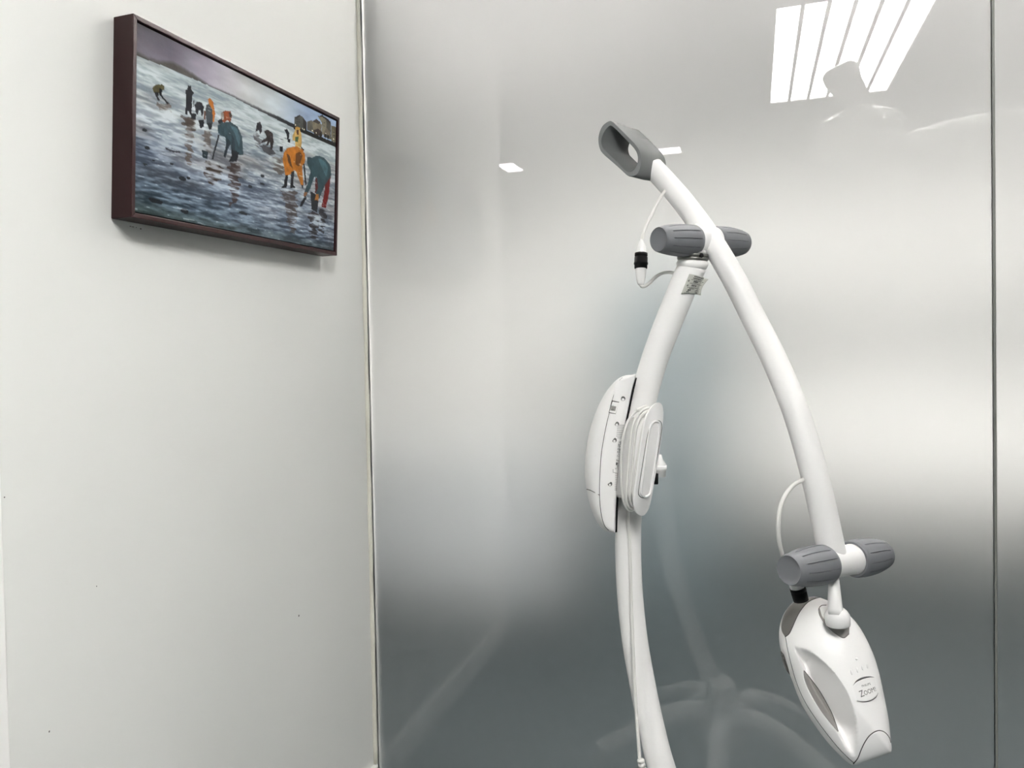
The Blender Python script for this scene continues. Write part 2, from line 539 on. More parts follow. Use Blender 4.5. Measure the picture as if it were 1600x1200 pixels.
for x, y in ((912, 528), (912, 538), (912, 548), (924, 532), (924, 543), (1040, 545), (1040, 560), (1085, 590), (1085, 605)): blob(x, y, 4, 2.4, (60, 62, 62))
poly([(895, 560), (1100, 642), (1100, 664), (895, 574)], (32, 30, 30))
for x, y in ((938, 574), (946, 578), (905, 556), (985, 582), (1002, 592), (1048, 595), (1084, 622)): blob(x, y, 2.6, 3.2, (235, 228, 205))
# the people
D1, D2 = (20, 22, 31), (34, 35, 43)
poly([(235, 382), (248, 368), (280, 365), (291, 375), (290, 392), (277, 394), (268, 408), (255, 412), (240, 402)], (80, 74, 38))
poly([(243, 402), (266, 402), (262, 425), (271, 440), (262, 443), (250, 425)], D1)
poly([(268, 385), (282, 390), (276, 420), (268, 416)], D1)
poly([(273, 410), (313, 455), (303, 459), (299, 452), (270, 417)], D1)
poly([(399, 370), (417, 372), (417, 390), (429, 405), (420, 420), (419, 488), (411, 512), (405, 490), (401, 490), (398, 508), (387, 505), (390, 480), (392, 420), (388, 395), (398, 388)], D1)
poly([(430, 462), (445, 447), (466, 450), (476, 470), (473, 505), (466, 516), (460, 487), (452, 487), (446, 512), (437, 492)], D2)
poly([(428, 440), (432, 441), (427, 472), (423, 470)], D1)
poly([(415, 500), (441, 502), (436, 532), (416, 526)], D1)
poly([(487, 462), (510, 448), (522, 480), (519, 548), (490, 546), (482, 500)], (58, 68, 74))
poly([(495, 436), (504, 429), (520, 448), (528, 500), (525, 542), (518, 542), (515, 482), (500, 458)], (176, 108, 32))
poly([(476, 488), (484, 490), (482, 530), (475, 528)], (110, 70, 50))
poly([(487, 546), (516, 546), (511, 575), (502, 582), (494, 560)], D1)
poly([(450, 533), (476, 530), (476, 565), (460, 572)], D2)
poly([(558, 500), (575, 488), (600, 492), (608, 510), (600, 546), (586, 532), (572, 546), (556, 532)], (132, 64, 28))
poly([(554, 503), (568, 498), (571, 530), (556, 532)], (156, 156, 150))
poly([(540, 536), (560, 524), (566, 546), (546, 552)], D2)
poly([(594, 495), (608, 508), (602, 524), (594, 515)], (48, 34, 30))
poly([(540, 560), (555, 546), (600, 540), (635, 565), (655, 610), (661, 696), (640, 698), (632, 690), (604, 692), (602, 650), (590, 660), (575, 712), (567, 700), (580, 650), (575, 612), (555, 606), (543, 590)], (50, 74, 84))
poly([(585, 615), (602, 640), (590, 665), (576, 712), (567, 700), (580, 650)], (32, 44, 54))
poly([(606, 660), (640, 686), (630, 727), (592, 728), (606, 700)], D1)
poly([(598, 556), (630, 572), (646, 620), (640, 660), (622, 600)], (72, 102, 112))
poly([(604, 600), (618, 620), (624, 680), (606, 670)], (38, 52, 62))
poly([(543, 600), (550, 602), (519, 719), (511, 717)], D1)
poly([(467, 674), (496, 682), (494, 714), (470, 709)], (34, 50, 58))
poly([(724, 548), (740, 541), (748, 560), (746, 590), (739, 600), (733, 580), (726, 587), (717, 586)], (44, 42, 50))
poly([(757, 584), (775, 577), (798, 594), (803, 630), (797, 672), (788, 670), (785, 636), (776, 652), (765, 656), (775, 632), (744, 642), (744, 633), (769, 615), (766, 600)], (48, 40, 40))
poly([(852, 577), (866, 574), (877, 595), (875, 625), (866, 622), (862, 600)], D2)
poly([(868, 621), (881, 622), (881, 638), (868, 637)], D1)
poly([(831, 655), (846, 657), (846, 682), (831, 679)], D1)
poly([(890, 628), (893, 602), (905, 574), (920, 569), (931, 590), (936, 628), (931, 662), (904, 662), (904, 632)], (190, 158, 90))
poly([(902, 570), (914, 562), (928, 572), (920, 578), (908, 578)], (196, 150, 70))
poly([(909, 580), (920, 578), (921, 601), (911, 602)], (94, 60, 40))
poly([(904, 612), (921, 610), (917, 637), (904, 633)], (58, 86, 46))
poly([(929, 655), (946, 672), (939, 684)], D1)
poly([(848, 690), (868, 663), (910, 656), (940, 670), (951, 700), (949, 730), (936, 750), (939, 800), (943, 836), (937, 852), (929, 830), (906, 770), (896, 768), (892, 782), (858, 796), (852, 750), (846, 720)], (172, 108, 30))
poly([(864, 690), (878, 700), (892, 762), (872, 735)], (92, 54, 20))
poly([(906, 690), (926, 680), (938, 700), (922, 752), (906, 742)], (104, 60, 22))
poly([(932, 836), (941, 836), (940, 856), (935, 852)], D1)
poly([(858, 792), (871, 789), (864, 850), (837, 852), (850, 838)], D1)
poly([(885, 776), (899, 770), (895, 838), (907, 850), (880, 852)], D1)
poly([(941, 738), (948, 738), (957, 836), (951, 840)], D1)
poly([(1050, 800), (1070, 792), (1062, 880), (1047, 946), (1027, 940), (1040, 870)], (112, 28, 28))
poly([(998, 800), (1016, 810), (1006, 884), (996, 872)], (92, 32, 32))
poly([(975, 866), (1000, 880), (1013, 910), (1006, 966), (980, 952)], (34, 37, 44))
poly([(960, 705), (985, 709), (1006, 699), (1040, 709), (1068, 745), (1073, 790), (1050, 828), (1032, 862), (1018, 900), (1006, 906), (999, 880), (1010, 850), (1006, 800), (992, 800), (976, 850), (951, 896), (943, 880), (965, 820), (976, 770), (960, 740)], (48, 74, 82))
poly([(1010, 712), (1040, 722), (1058, 755), (1050, 800), (1030, 760)], (66, 98, 106))
poly([(1000, 878), (1014, 880), (1013, 912), (997, 906)], (166, 112, 48))
poly([(945, 872), (960, 870), (953, 897), (943, 890)], (140, 96, 60))
poly([(950, 890), (959, 895), (936, 939), (925, 936), (930, 918)], D1)
# flecks of foam
fl = (st > .90) & (QY > hill_bot + 60)
fl &= vnoise(uu * 50, vv * 140, 71) > .78
img[fl] = img[fl] * .6 + C(214, 222, 228) * .4
img = np.clip(np.clip(img, 0, 255) / 255.0, 0, 1)
gry = img.mean(-1, keepdims=True)
img = np.clip(gry + (img - gry) * .84, 0, 1) ** 1.2
lc = np.where(img <= .04045, img / 12.92, ((img + .055) / 1.055) ** 2.4)
base = painting.location
vl = (CV.reshape(-1, 3) - npv(base))
idx = np.arange(NU * NV).reshape(NV, NU)
fq = np.stack([idx[:-1, :-1], idx[1:, :-1], idx[1:, 1:], idx[:-1, 1:]], -1).reshape(-1, 4)
rim = list(idx[0, :]) + list(idx[1:, -1]) + list(idx[-1, -2::-1]) + list(idx[-2:0:-1, 0])
vb = vl[rim] - np.array([[.008, 0, 0]])
nb = len(vl)
allv = np.concatenate([vl, vb])
n_r = len(rim)
sidef = [(rim[i], rim[(i + 1) % n_r], nb + (i + 1) % n_r, nb + i) for i in range(n_r)]
me = bpy.data.meshes.new('canvas')
me.from_pydata(allv.tolist(), [], fq.tolist() + sidef)
ca = me.color_attributes.new('paint', 'FLOAT_COLOR', 'POINT')
cc = np.ones((len(allv), 4), np.float32)
cc[:nb, :3] = lc.reshape(-1, 3)
cc[nb:, :3] = .02
ca.data.foreach_set('color', cc.ravel())
m = mat('oil_paint', (128, 128, 128), 0.5, bump=0.25, scale=260, spec=0.05)
at_ = m.node_tree.nodes.new('ShaderNodeVertexColor')
at_.layer_name = 'paint'
m.node_tree.links.new(at_.outputs['Color'], m.node_tree.nodes['Principled BSDF'].inputs['Base Color'])
me.materials.append(m)
cv_ob = bpy.data.objects.new('canvas', me)
col.objects.link(cv_ob)
cv_ob.parent = painting
cv_ob['label'] = 'oil painting of stooped figures digging on wet sand under a grey sky'

# ------------------------------------------------------------------ whitening lamp on its stand
ARM_R = 0.0205
def tubepath(rows, n=8):
    """rows (px, py, z) -> smooth 3-D path"""
    return [Vector(p) for p in catmull([P(*r) for r in rows], n)]

hub = P(1107, 1375, 1.27)
device = empty('whitening_lamp', (hub.x, hub.y, 0), 'white dental whitening lamp with curved arm on a bowed stand before the frosted glass', 'lamp')

# stand tube, bowed to the left
stand_rows = [(1081, 417, 1.315), (1064, 456, 1.317), (1046, 500, 1.32), (1023.5, 560, 1.325), (1004, 630, 1.33), (991, 710, 1.335), (984, 780, 1.337),
              (981.3, 850, 1.338), (984.5, 930, 1.335), (992, 1000, 1.328), (1003.5, 1067, 1.318), (1016.5, 1130, 1.303), (1034, 1200, 1.285), (1066, 1290, 1.275), (1107, 1375, 1.27)]
stand_path = tubepath(stand_rows)
NST = len(stand_path)
v, f = sweep(stand_path, [.0252 + (.0232 - .0252) * min(1, i / 40) + .002 * max(0, (i - 88) / 24) for i in range(NST)], 40)
stand = obj('stand_tube', v, f, 'white_tube', device)
# rolled lip and collar at the top of the stand
a0, a1 = P(1081.3, 417, 1.315), P(1082.5, 402, 1.313)
v, f = lathe(a0, a1, [(-.2, .0245), (0, .0262), (.25, .0280), (.5, .0272), (.62, .0255), (.75, .0240)], 40)
obj('stand_lip', v, f, 'white_tube', device)
v, f = lathe(P(1082.2, 406.5, 1.314), P(1083, 396.5, 1.313), [(0, .0265), (.15, .0275), (.40, .0275), (.42, .0255), (.55, .0255), (.57, .0272), (.95, .0272), (1, .026)], 40)
obj('collar', v, f, 'collar_metal', device)
v, f = lathe(P(1083, 397, 1.313), P(1084.5, 372, 1.312), [(0, .0235), (.3, .0225), (.6, .020), (1, .018)], 32)
obj('swivel_neck', v, f, 'white_tube', device)
v, f = lathe(P(1091.5, 399, 1.296), P(1097, 399.5, 1.287), [(0, .0045), (.9, .0045), (1, .003)], 16)
obj('grub_screw', v, f, 'black_plastic', device)

# hub, five legs and castors
hb = Vector((hub.x, hub.y, 0))
v, f = lathe(hb + Vector((0, 0, .07)), hb + Vector((0, 0, .25)), [(0, .03), (.04, .06), (.3, .068), (.6, .055), (.85, .034), (1, .027)], 40)
obj('base_hub', v, f, 'white_shell', device)
for k in range(5):
    a = math.radians(20 + 72 * k)
    d = Vector((math.cos(a), math.sin(a), 0))
    path = [Vector(p) for p in catmull([hb + d * r + Vector((0, 0, z)) for r, z in ((.02, .16), (.10, .165), (.19, .135), (.27, .09), (.315, .072))], 7)]
    n = len(path)
    v, f = sweep(path, [.030 - .012 * i / (n - 1) for i in range(n)], 16)
    o = obj('leg', v, f, 'white_shell', device)
    cc0 = hb + d * .31
    s = Vector((-d.y, d.x, 0))
    parts = [lathe(cc0 + s * q + Vector((0, 0, .027)), cc0 + s * (q + .016) + Vector((0, 0, .027)), [(0, .018), (.12, .0265), (.88, .0265), (1, .018)], 24) for q in (-.022, .006)]
    parts.append(lathe(cc0 + Vector((0, 0, .025)), cc0 + Vector((0, 0, .07)), [(0, .006), (1, .006)], 12))
    v, f = merge(parts)
    obj('castor', v, f, 'cap_grey', o)

# ---- knobs and hinge barrels
def grooves(a, t):
    # ten slim channels along the grip
    k = (a / (2 * math.pi) * 12) % 1.0
    d = min(k, 1 - k)
    if .16 < t < .90:
        e = max(0.0, 1 - d / .05)
        return -.0017 * e + (.0004 * max(0, 1 - abs(d - .075) / .04))
    return 0.0
def knob(A, B, name='knob'):
    """A outer end, B inner end"""
    prof = [(0.03, .008), (0.012, .0190), (0.0, .0205), (.02, .0216), (.08, .0229), (.16, .0243), (.2, .0249), (.35, .0268), (.5, .0280), (.65, .0286), (.8, .0287), (.90, .0284), (.96, .028), (1, .0262)]
    pr = []
    for i in range(len(prof) - 1):
        (t0, r0), (t1, r1) = prof[i], prof[i + 1]
        pr.append((t0, r0))
        pr.append(((t0 + t1) / 2, (r0 + r1) / 2 + (.0001 if i > 3 else 0)))
    pr.append(prof[-1])
    v, f = lathe(A, B, pr, 384, grooves)
    return obj(name, v, f, 'knob_grey', device, auto=math.radians(50))
# upper hinge
ul, ur = P(1028.5, 374, 1.262), P(1160.5, 380, 1.378)
ax_u = ur - ul
knob(ul, ul + ax_u * .405)
knob(ur, ul + ax_u * .625)
v, f = lathe(ul + ax_u * .38, ul + ax_u * .65, [(0, .0225), (.06, .0268), (.2, .0262), (.5, .0240), (.8, .0262), (.94, .0268), (1, .0225)], 48)
obj('hinge_barrel', v, f, 'white_tube', device, label='upper hinge barrel')
# lower hinge
ll, lr = P(1232, 891, 1.060), P(1379, 865.5, 1.176)
ax_l = lr - ll
knob(ll, ll + ax_l * .375)
knob(lr, ll + ax_l * .655)
v, f = lathe(ll + ax_l * .36, ll + ax_l * .67, [(0, .021), (.04, .0230), (.12, .0226), (.5, .0222), (.88, .0226), (.96, .0230), (1, .021)], 48)
obj('hinge_barrel', v, f, 'white_tube', device, label='lower hinge barrel')

# ---- curved arm
arm_rows = [(1020, 262, 1.442), (1032, 275, 1.430), (1058, 304, 1.398), (1089, 344, 1.352), (1118, 387, 1.310), (1150, 442, 1.280), (1179, 500, 1.255), (1209, 560, 1.212), (1238, 628, 1.165),
            (1257, 685, 1.145), (1271.5, 737, 1.13), (1284, 790, 1.122), (1296.5, 848, 1.118), (1302, 873, 1.117)]
arm_path = tubepath(arm_rows)
v, f = sweep(arm_path, ARM_R, 40)
arm = obj('arm_tube', v, f, 'white_tube', device)
def saddle(path_pt, tang, r, half):
    return lathe(path_pt - tang * half, path_pt + tang * half, [(0, r), (.1, r + .0014), (.9, r + .0014), (1, r)], 40)
# weld fillet where the arm meets the barrel
v, f = sweep([P(1090, 351, 1.335), P(1093, 364, 1.318), P(1098, 381, 1.308)], [.008, .0105, .007], 16)
obj('weld', v, f, 'white_tube', device)

# ---- grey loop handle at the top of the arm
def zz(pts, ox, oy, s):
    return [(ox + x / s, oy + y / s) for x, y in pts]
outer = zz([(187, 101), (150, 122), (129, 160), (121, 205), (129, 255), (150, 286), (200, 330), (245, 370), (282, 403), (312, 409), (338, 396), (354, 362), (359, 320), (352, 272), (330, 235), (290, 192), (245, 148), (215, 120)], 900, 160, 3.53)
inner = zz([(190, 131), (167, 150), (150, 180), (142, 215), (149, 250), (168, 272), (208, 310), (240, 340), (270, 372), (292, 381), (316, 372), (332, 345), (338, 312), (333, 280), (315, 250), (280, 212), (245, 176), (215, 146)], 900, 160, 3.53)
oc, ic = catmull(outer, 4, True), catmull(inner, 4, True)
HC = np.array([968.0, 232.0])
def ring(c, dx, dy, s, z):
    return [P(HC[0] + (q[0] - HC[0]) * s + dx, HC[1] + (q[1] - HC[1]) * s + dy, z) for q in c]
N = len(oc)
rings = [ring(ic, 37.0, 10.0, .86, 1.452), ring(ic, 20.0, 5.5, .93, 1.425), ring(ic, 1.0, .3, 1.0, 1.3985), ring(ic, .2, 0, 1.03, 1.3965),
         ring(oc, .2, 0, .985, 1.3962), ring(oc, 1.0, .3, 1.0, 1.398), ring(oc, 21.0, 6.5, .97, 1.425), ring(oc, 41.0, 11.0, .935, 1.4525), ring(oc, 42, 11.5, .91, 1.4535), ring(ic, 38, 10.5, .88, 1.4535)]
V = [p for r in rings for p in r]
Fc = []
R_ = len(rings)
for i in range(R_):
    j = (i + 1) % R_
    for k in range(N):
        l = (k + 1) % N
        Fc.append((i * N + k, i * N + l, j * N + l, j * N + k))
obj('handle_loop', V, Fc, 'handle_grey', device, auto=math.radians(35))

# ---- upper cable with in-line connector
cb = tubepath([(1040, 297, 1.40), (1035, 304, 1.392), (1026, 319, 1.382), (1018, 336, 1.372), (1010, 352, 1.362), (1005, 366, 1.357), (1002.5, 377, 1.355)], 6)
v, f = sweep(cb, .0030, 12)
obj('cable', v, f, 'cord_white', device)
conn_t, conn_b = P(1002.2, 374, 1.355), P(1001, 446, 1.345)
v, f = lathe(conn_t, conn_b, [(0, .003), (.05, .0045), (.10, .0065), (.17, .0088), (.22, .0095), (.32, .0098), (.6, .0098), (.72, .0095), (.88, .0080), (.96, .0062), (1, .0035)], 28)
conn = obj('connector', v, f, 'white_gloss', device)
prof = [(0, .0098), (.02, .0116), (.2, .0118), (.22, .0108), (.26, .0108), (.28, .0119), (.60, .0121), (.62, .0128), (.72, .0128), (.74, .0118), (.97, .0116), (1, .0095)]
v, f = lathe(P(1001.8, 395, 1.352), P(1001.3, 420, 1.349), prof, 48, lambda a, t: (.0004 * math.sin(a * 24) if .3 < t < .6 else 0))
obj('locking_ring', v, f, 'black_plastic', conn)
cb = tubepath([(1001, 444, 1.345), (1003, 447.5, 1.344), (1009, 446.5, 1.343), (1017, 440, 1.342), (1026, 431.5, 1.338), (1036, 426.5, 1.332), (1047, 425.5, 1.326), (1058, 428, 1.322)], 6)
v, f = sweep(cb, .0031, 12)
obj('cable', v, f, 'cord_white', device)

# ---- lower cable to the lamp head
cb = tubepath([(1262, 746, 1.128), (1252, 751, 1.122), (1240, 758, 1.112), (1228, 772, 1.102), (1220, 790, 1.094), (1216.5, 812, 1.09), (1216.5, 836, 1.092), (1220, 858, 1.10), (1227, 880, 1.112), (1238, 902, 1.118), (1243, 915, 1.12)], 6)
v, f = sweep(cb, .0031, 12)
obj('cable', v, f, 'cord_white', device)
v, f = lathe(P(1241, 903, 1.118), P(1247, 923, 1.12), [(0, .0055), (.3, .0095), (.5, .0105), (.9, .0105), (1, .009)], 28)
conn2 = obj('connector', v, f, 'white_gloss', device)
v, f = lathe(P(1246.0, 917.5, 1.12), P(1251.5, 938, 1.12), [(0, .0100), (.03, .0118), (.3, .0118), (.32, .0108), (.38, .0108), (.4, .0116), (1, .0112)], 48, lambda a, t: (.0004 * math.sin(a * 24) if t > .4 else 0))
obj('locking_ring', v, f, 'black_plastic', conn2)

# ---- lamp head: body built as rings over its outline, domed to the front and the back
Z_HEAD = 1.105
def HP(px, py, h):
    """point of the head: h metres in front of the head's middle plane"""
    d = ray(px, py)
    c = ray(1302, 1062)
    n = c.normalized()
    t = (c * Z_HEAD).dot(n) / d.dot(n)
    return CAM + d * t - d.normalized() * h
hz4 = lambda pts: zz(pts, 1180, 740, 2.608)
head_px = hz4([(200, 505), (245, 502), (290, 515), (335, 540), (375, 570), (410, 605), (440, 650), (468, 705), (490, 760), (507, 820), (520, 880), (533, 945), (545, 1010), (552, 1080), (556, 1130),
               (540, 1143), (500, 1158), (450, 1174), (405, 1187), (378, 1178), (345, 1148), (300, 1100), (250, 1036), (200, 960), (172, 900), (150, 840), (124, 778), (105, 720), (98, 680), (98, 640), (105, 600), (120, 565), (143, 535), (170, 514)])
ho = np.array(catmull(head_px, 6, True))
hc0 = np.array([1298.0, 1058.0])
ang = np.arctan2(ho[:, 1] - hc0[1], ho[:, 0] - hc0[0])
rad = np.hypot(ho[:, 1] - hc0[1], ho[:, 0] - hc0[0])
so = np.argsort(ang)
ang_s, rad_s = ang[so], rad[so]
def outline_r(a):
    return np.interp(a, np.concatenate([ang_s - 2 * math.pi, ang_s, ang_s + 2 * math.pi]), np.tile(rad_s, 3))
rim_r = np.array(catmull(hz4([(158, 709), (215, 722), (255, 748), (290, 778), (322, 812), (350, 850), (374, 890), (391, 930), (403, 975), (411, 1020), (415, 1070), (416, 1120), (412, 1160)]), 8))
rim_l = np.array(catmull(hz4([(158, 709), (172, 745), (186, 778), (192, 800), (196, 830), (207, 865), (222, 898), (240, 930), (264, 966), (290, 1000), (312, 1027), (332, 1052), (352, 1085), (378, 1125), (412, 1160)]), 8))
rec_poly = [tuple(p) for p in rim_r] + [tuple(p) for p in rim_l[::-1]]
def pip(x, y, poly_):
    r = False
    n = len(poly_)
    for i in range(n):
        x1, y1 = poly_[i]; x2, y2 = poly_[(i + 1) % n]
        if (y1 > y) != (y2 > y) and x < (x2 - x1) * (y - y1) / (y2 - y1) + x1:
            r = not r
    return r
def pdist(x, y, pl):
    return float(np.min(np.hypot(pl[:, 0] - x, pl[:, 1] - y)))
def sst(t):
    t = max(0.0, min(1.0, t))
    return t * t * (3 - 2 * t)
def head_h(x, y, recess=True):
    dx, dy = x - hc0[0], y - hc0[1]
    r = math.hypot(dx, dy) / float(outline_r(math.atan2(dy, dx)))
    r = min(r, 1.0)
    h = .040 * (1 - r ** 2.4) ** .56
    if recess and 1235 < x < 1345 and 1008 < y < 1190 and pip(x, y, rec_poly):
        dr, dl = pdist(x, y, rim_r), pdist(x, y, rim_l)
        t = dr / (dr + dl + 1e-6)
        wid = min(1.0, (dr + dl) / 26.0)
        along = sst((1185 - y) / 55.0)
        prof = min(1.0, t / .70) ** .85 * sst((1 - t) / .20)
        h -= .030 * prof * wid * (.25 + .75 * along)
    return h
NA, NR = 220, 84
V, Fc = [], []
angs = np.linspace(-math.pi, math.pi, NA, endpoint=False)
orr = outline_r(angs)
rs = [1 - (1 - i / NR) ** 1.25 for i in range(1, NR + 1)]
V.append(HP(hc0[0], hc0[1], head_h(*hc0)))
for i, r in enumerate(rs):
    for k in range(NA):
        x, y = hc0[0] + math.cos(angs[k]) * orr[k] * r, hc0[1] + math.sin(angs[k]) * orr[k] * r
        V.append(HP(x, y, head_h(x, y)))
for k in range(NA):
    Fc.append((0, 1 + k, 1 + (k + 1) % NA))
for i in range(NR - 1):
    for k in range(NA):
        l = (k + 1) % NA
        Fc.append((1 + i * NA + k, 1 + (i + 1) * NA + k, 1 + (i + 1) * NA + l, 1 + i * NA + l))
last = 1 + (NR - 1) * NA
nb0 = len(V)
brs = [.985, .94, .86, .74, .58, .4, .2]
for r in brs:
    for k in range(NA):
        x, y = hc0[0] + math.cos(angs[k]) * orr[k] * r, hc0[1] + math.sin(angs[k]) * orr[k] * r
        V.append(HP(x, y, -.050 * (1 - r ** 2.6) ** .55))
prev = last
for i in range(len(brs)):
    cur = nb0 + i * NA
    for k in range(NA):
        l = (k + 1) % NA
        Fc.append((prev + k, prev + l, cur + l, cur + k))
    prev = cur
V.append(HP(hc0[0], hc0[1], -.050))
for k in range(NA):
    Fc.append((prev + k, prev + (k + 1) % NA, len(V) - 1))
head = obj('lamp_head', V, Fc, 'white_shell', device, label='white egg-shaped lamp head with a grip opening')

def head_line(pts, r, name='seam', m='seam_dark', lift=.0, n=8):
    c = catmull(pts, n)
    v, f = sweep([HP(x, y, head_h(x, y) + lift) for x, y in c], r, 8)
    return obj(name, v, f, m, head)
def head_patch(c1, c2, name, m, lift=.0006, nn=14):
    """sheet with thickness lying on the head between two curves"""
    k = 8
    a, b = catmull(c1, k), catmull(c2, k)
    n = min(len(a), len(b))
    ia = [a[int(round(i * (len(a) - 1) / (n - 1)))] for i in range(n)]
    ib = [b[int(round(i * (len(b) - 1) / (n - 1)))] for i in range(n)]
    V, Fc = [], []
    for lay in (lift, -.0012):
        for i in range(n):
            for j in range(nn + 1):
                p = ia[i] * (1 - j / nn) + ib[i] * (j / nn)
                V.append(HP(p[0], p[1], head_h(p[0], p[1]) + lay))
    W = nn + 1
    for i in range(n - 1):
        for j in range(nn):
            q = (i * W + j, i * W + j + 1, (i + 1) * W + j + 1, (i + 1) * W + j)
            Fc.append(q)
            Fc.append(tuple(t + n * W for t in q[::-1]))
    for i in range(n - 1):
        for j in (0, nn):
            Fc.append((i * W + j, (i + 1) * W + j, (i + 1) * W + j + n * W, i * W + j + n * W))
    return obj(name, V, Fc, m, head)
# grey cap at the upper left
cap_l = hz4([(262, 503), (225, 503), (190, 508), (160, 522), (135, 545), (117, 575), (107, 610), (108, 640), (122, 666)])
cap_r = hz4([(264, 504), (240, 511), (215, 524), (195, 545), (178, 570), (163, 600), (150, 630), (138, 653), (122, 666)])
head_patch(cap_l, cap_r, 'rear_cap', 'cap_grey', .0005)
head_line(cap_r + [], .0006)
# seam of the two shells
head_line(hz4([(124, 668), (132, 715), (145, 770), (162, 832), (186, 895), (215, 950), (255, 1010), (300, 1070), (345, 1124), (385, 1164), (404, 1180)]), .00045)
head_patch(hz4([(104, 722), (106, 745), (114, 775), (126, 800), (142, 822)]), hz4([(104, 722), (117, 738), (126, 765), (135, 795), (142, 822)]), 'rear_vent', 'cap_grey', .0005, 6)
# grey insert at the bottom of the grip
head_patch(hz4([(197, 803), (199, 832), (210, 865), (226, 898), (244, 930), (267, 966), (292, 999), (314, 1026), (336, 1052)]),
           hz4([(197, 803), (220, 828), (243, 858), (262, 885), (280, 915), (298, 948), (314, 980), (328, 1018), (338, 1050)]), 'grip_insert', 'inset_grey', .0008)
head_line(hz4([(199, 803), (220, 828), (243, 858), (262, 885), (280, 915), (298, 948), (314, 980), (328, 1018), (338, 1050)]), .0005, lift=.0008)
# nozzle
noz_t = hz4([(400, 1183), (418, 1160), (432, 1125), (446, 1096), (464, 1070), (486, 1053), (508, 1047), (530, 1056), (546, 1076), (552, 1096)])
noz_b = hz4([(398, 1188), (420, 1182), (440, 1176), (460, 1170), (480, 1164), (500, 1157), (518, 1150), (534, 1144), (548, 1138), (556, 1130)])
head_patch(noz_t, noz_b, 'nozzle', 'white_gloss', .0012)
head_line(noz_t, .0006, lift=.0010)
# socket for the stem; grey patch and crease lines paint shade around it
shade_top = hz4([(262, 545), (275, 585), (300, 605), (335, 612), (365, 612), (385, 600)])
shade_bot = hz4([(258, 560), (268, 590), (292, 622), (325, 652), (360, 671), (383, 655)])
head_patch(shade_top, shade_bot, 'socket_shade', 'inset_grey', .0007, 8)
head_line(hz4([(290, 536), (270, 538), (259, 552), (262, 575), (276, 600), (290, 614)]), .0005)
head_line(hz4([(290, 612), (315, 618), (340, 619), (365, 616), (384, 608)]), .0006, lift=.0012)
hs = head_h(1308, 965)
st_b = HP(1308.5, 971, hs - .004)
st_t = P(1302, 893, 1.118)
zA = Z_HEAD - hs + .009
v, f = lathe(P(1309.5, 977, zA), P(1307, 951, zA), [(0, .0150), (.03, .0168), (.12, .0176), (.45, .0180), (.65, .0172), (.82, .0150), (.95, .0122), (1, .0105)], 40)
obj('socket', v, f, 'white_shell', head)
v, f = lathe(P(1305.5, 961, zA - .004), P(1302, 888, 1.110), [(0, .0110), (.12, .0106), (.5, .0088), (.76, .0074), (.79, .0066), (1, .0064)], 32)
obj('stem', v, f, 'white_shell', device)
# status lights
def bump_at(px, py, w, h, d, name, rot=0.0):
    c = HP(px, py, head_h(px, py))
    e = .0010 * 1
    ca, sa = math.cos(rot), math.sin(rot)
    ux = HP(px + ca, py + sa, head_h(px + ca, py + sa)) - c
    uy = HP(px - sa, py + ca, head_h(px - sa, py + ca)) - c
    n = (CAM - c).normalized()
    v, f = ellipsoid(c, (ux * w, uy * h, n * d), 14, 8)
    return obj(name, v, f, 'white_gloss', head)
bump_at(1338.5, 1029.5, 2.2, 2.2, .0016, 'power_button')
for px, py in ((1330.5, 1050.5), (1339.5, 1047), (1347.5, 1043.5), (1355, 1040.5)):
    bump_at(px, py, 1.3, 4.2, .0014, 'status_light', -.2)
# badge
zb = lambda pts: zz(pts, 1220, 1010, 6.316)
bt = zb([(711, 388), (740, 345), (780, 318), (830, 302), (880, 300), (921, 306)])
bb = zb([(752, 538), (800, 548), (850, 546), (900, 530), (938, 500), (962, 460)])
badge = head_patch(bt, bb, 'badge', 'white_gloss', .0006, 10)
def drape(c1, c2, lift, m, name):
    return head_patch(c1, c2, name, m, lift, 2)
head_patch(zb([(711, 390), (740, 343), (780, 314), (830, 298), (880, 295), (921, 304)]), zb([(711, 390), (742, 356), (782, 334), (830, 316), (880, 306), (921, 306)]), 'badge_arc', 'print_grey', .0011, 2)
head_patch(zb([(752, 537), (800, 543), (850, 540), (900, 523), (938, 495), (963, 458)]), zb([(752, 540), (800, 550), (850, 549), (900, 534), (940, 505), (963, 460)]), 'badge_arc', 'print_grey', .0011, 2)

def text_mesh(s):
    cu = bpy.data.curves.new('t', 'FONT')
    cu.body = s
    cu.size = 1.0
    cu.resolution_u = 3
    o = bpy.data.objects.new('t', cu)
    col.objects.link(o)
    bpy.context.view_layer.update()
    dg = bpy.context.evaluated_depsgraph_get()
    me = bpy.data.meshes.new_from_object(o.evaluated_get(dg))
    vs_ = [tuple(v.co) for v in me.vertices]
    fs_ = [tuple(p.vertices) for p in me.polygons]
    bpy.data.objects.remove(o)
    bpy.data.curves.remove(cu)
    bpy.data.meshes.remove(me)
    return vs_, fs_
def head_text(s, x0, y0, x1, y1, hpx, m, name, shear=0.0, first=1.0):
    vs_, fs_ = text_mesh(s)
    xs = [p[0] for p in vs_]; w = max(xs) - min(xs); mn = min(xs)
    hh = max(p[1] for p in vs_)
    dx, dy = (x1 - x0), (y1 - y0)
    L = math.hypot(dx, dy)
    nx, ny = dy / L, -dx / L
    out = []
    for x, y, _ in vs_:
        t = (x - mn) / w + shear * y / hh * hpx / L
        g = y / hh * hpx
        X, Y = x0 + dx * t + nx * g, y0 + dy * t + ny * g
        out.append(HP(X, Y, head_h(X, Y) + .0012))
    obj(name, out, fs_, m, badge, smooth=False)
head_text('PHILIPS', 1347.2, 1073.9, 1360.6, 1069.6, 3.4, 'print_grey', 'lettering')
head_text('Z', 1345.0, 1089.6, 1351.2, 1087.2, 10.0, 'print_grey', 'lettering')
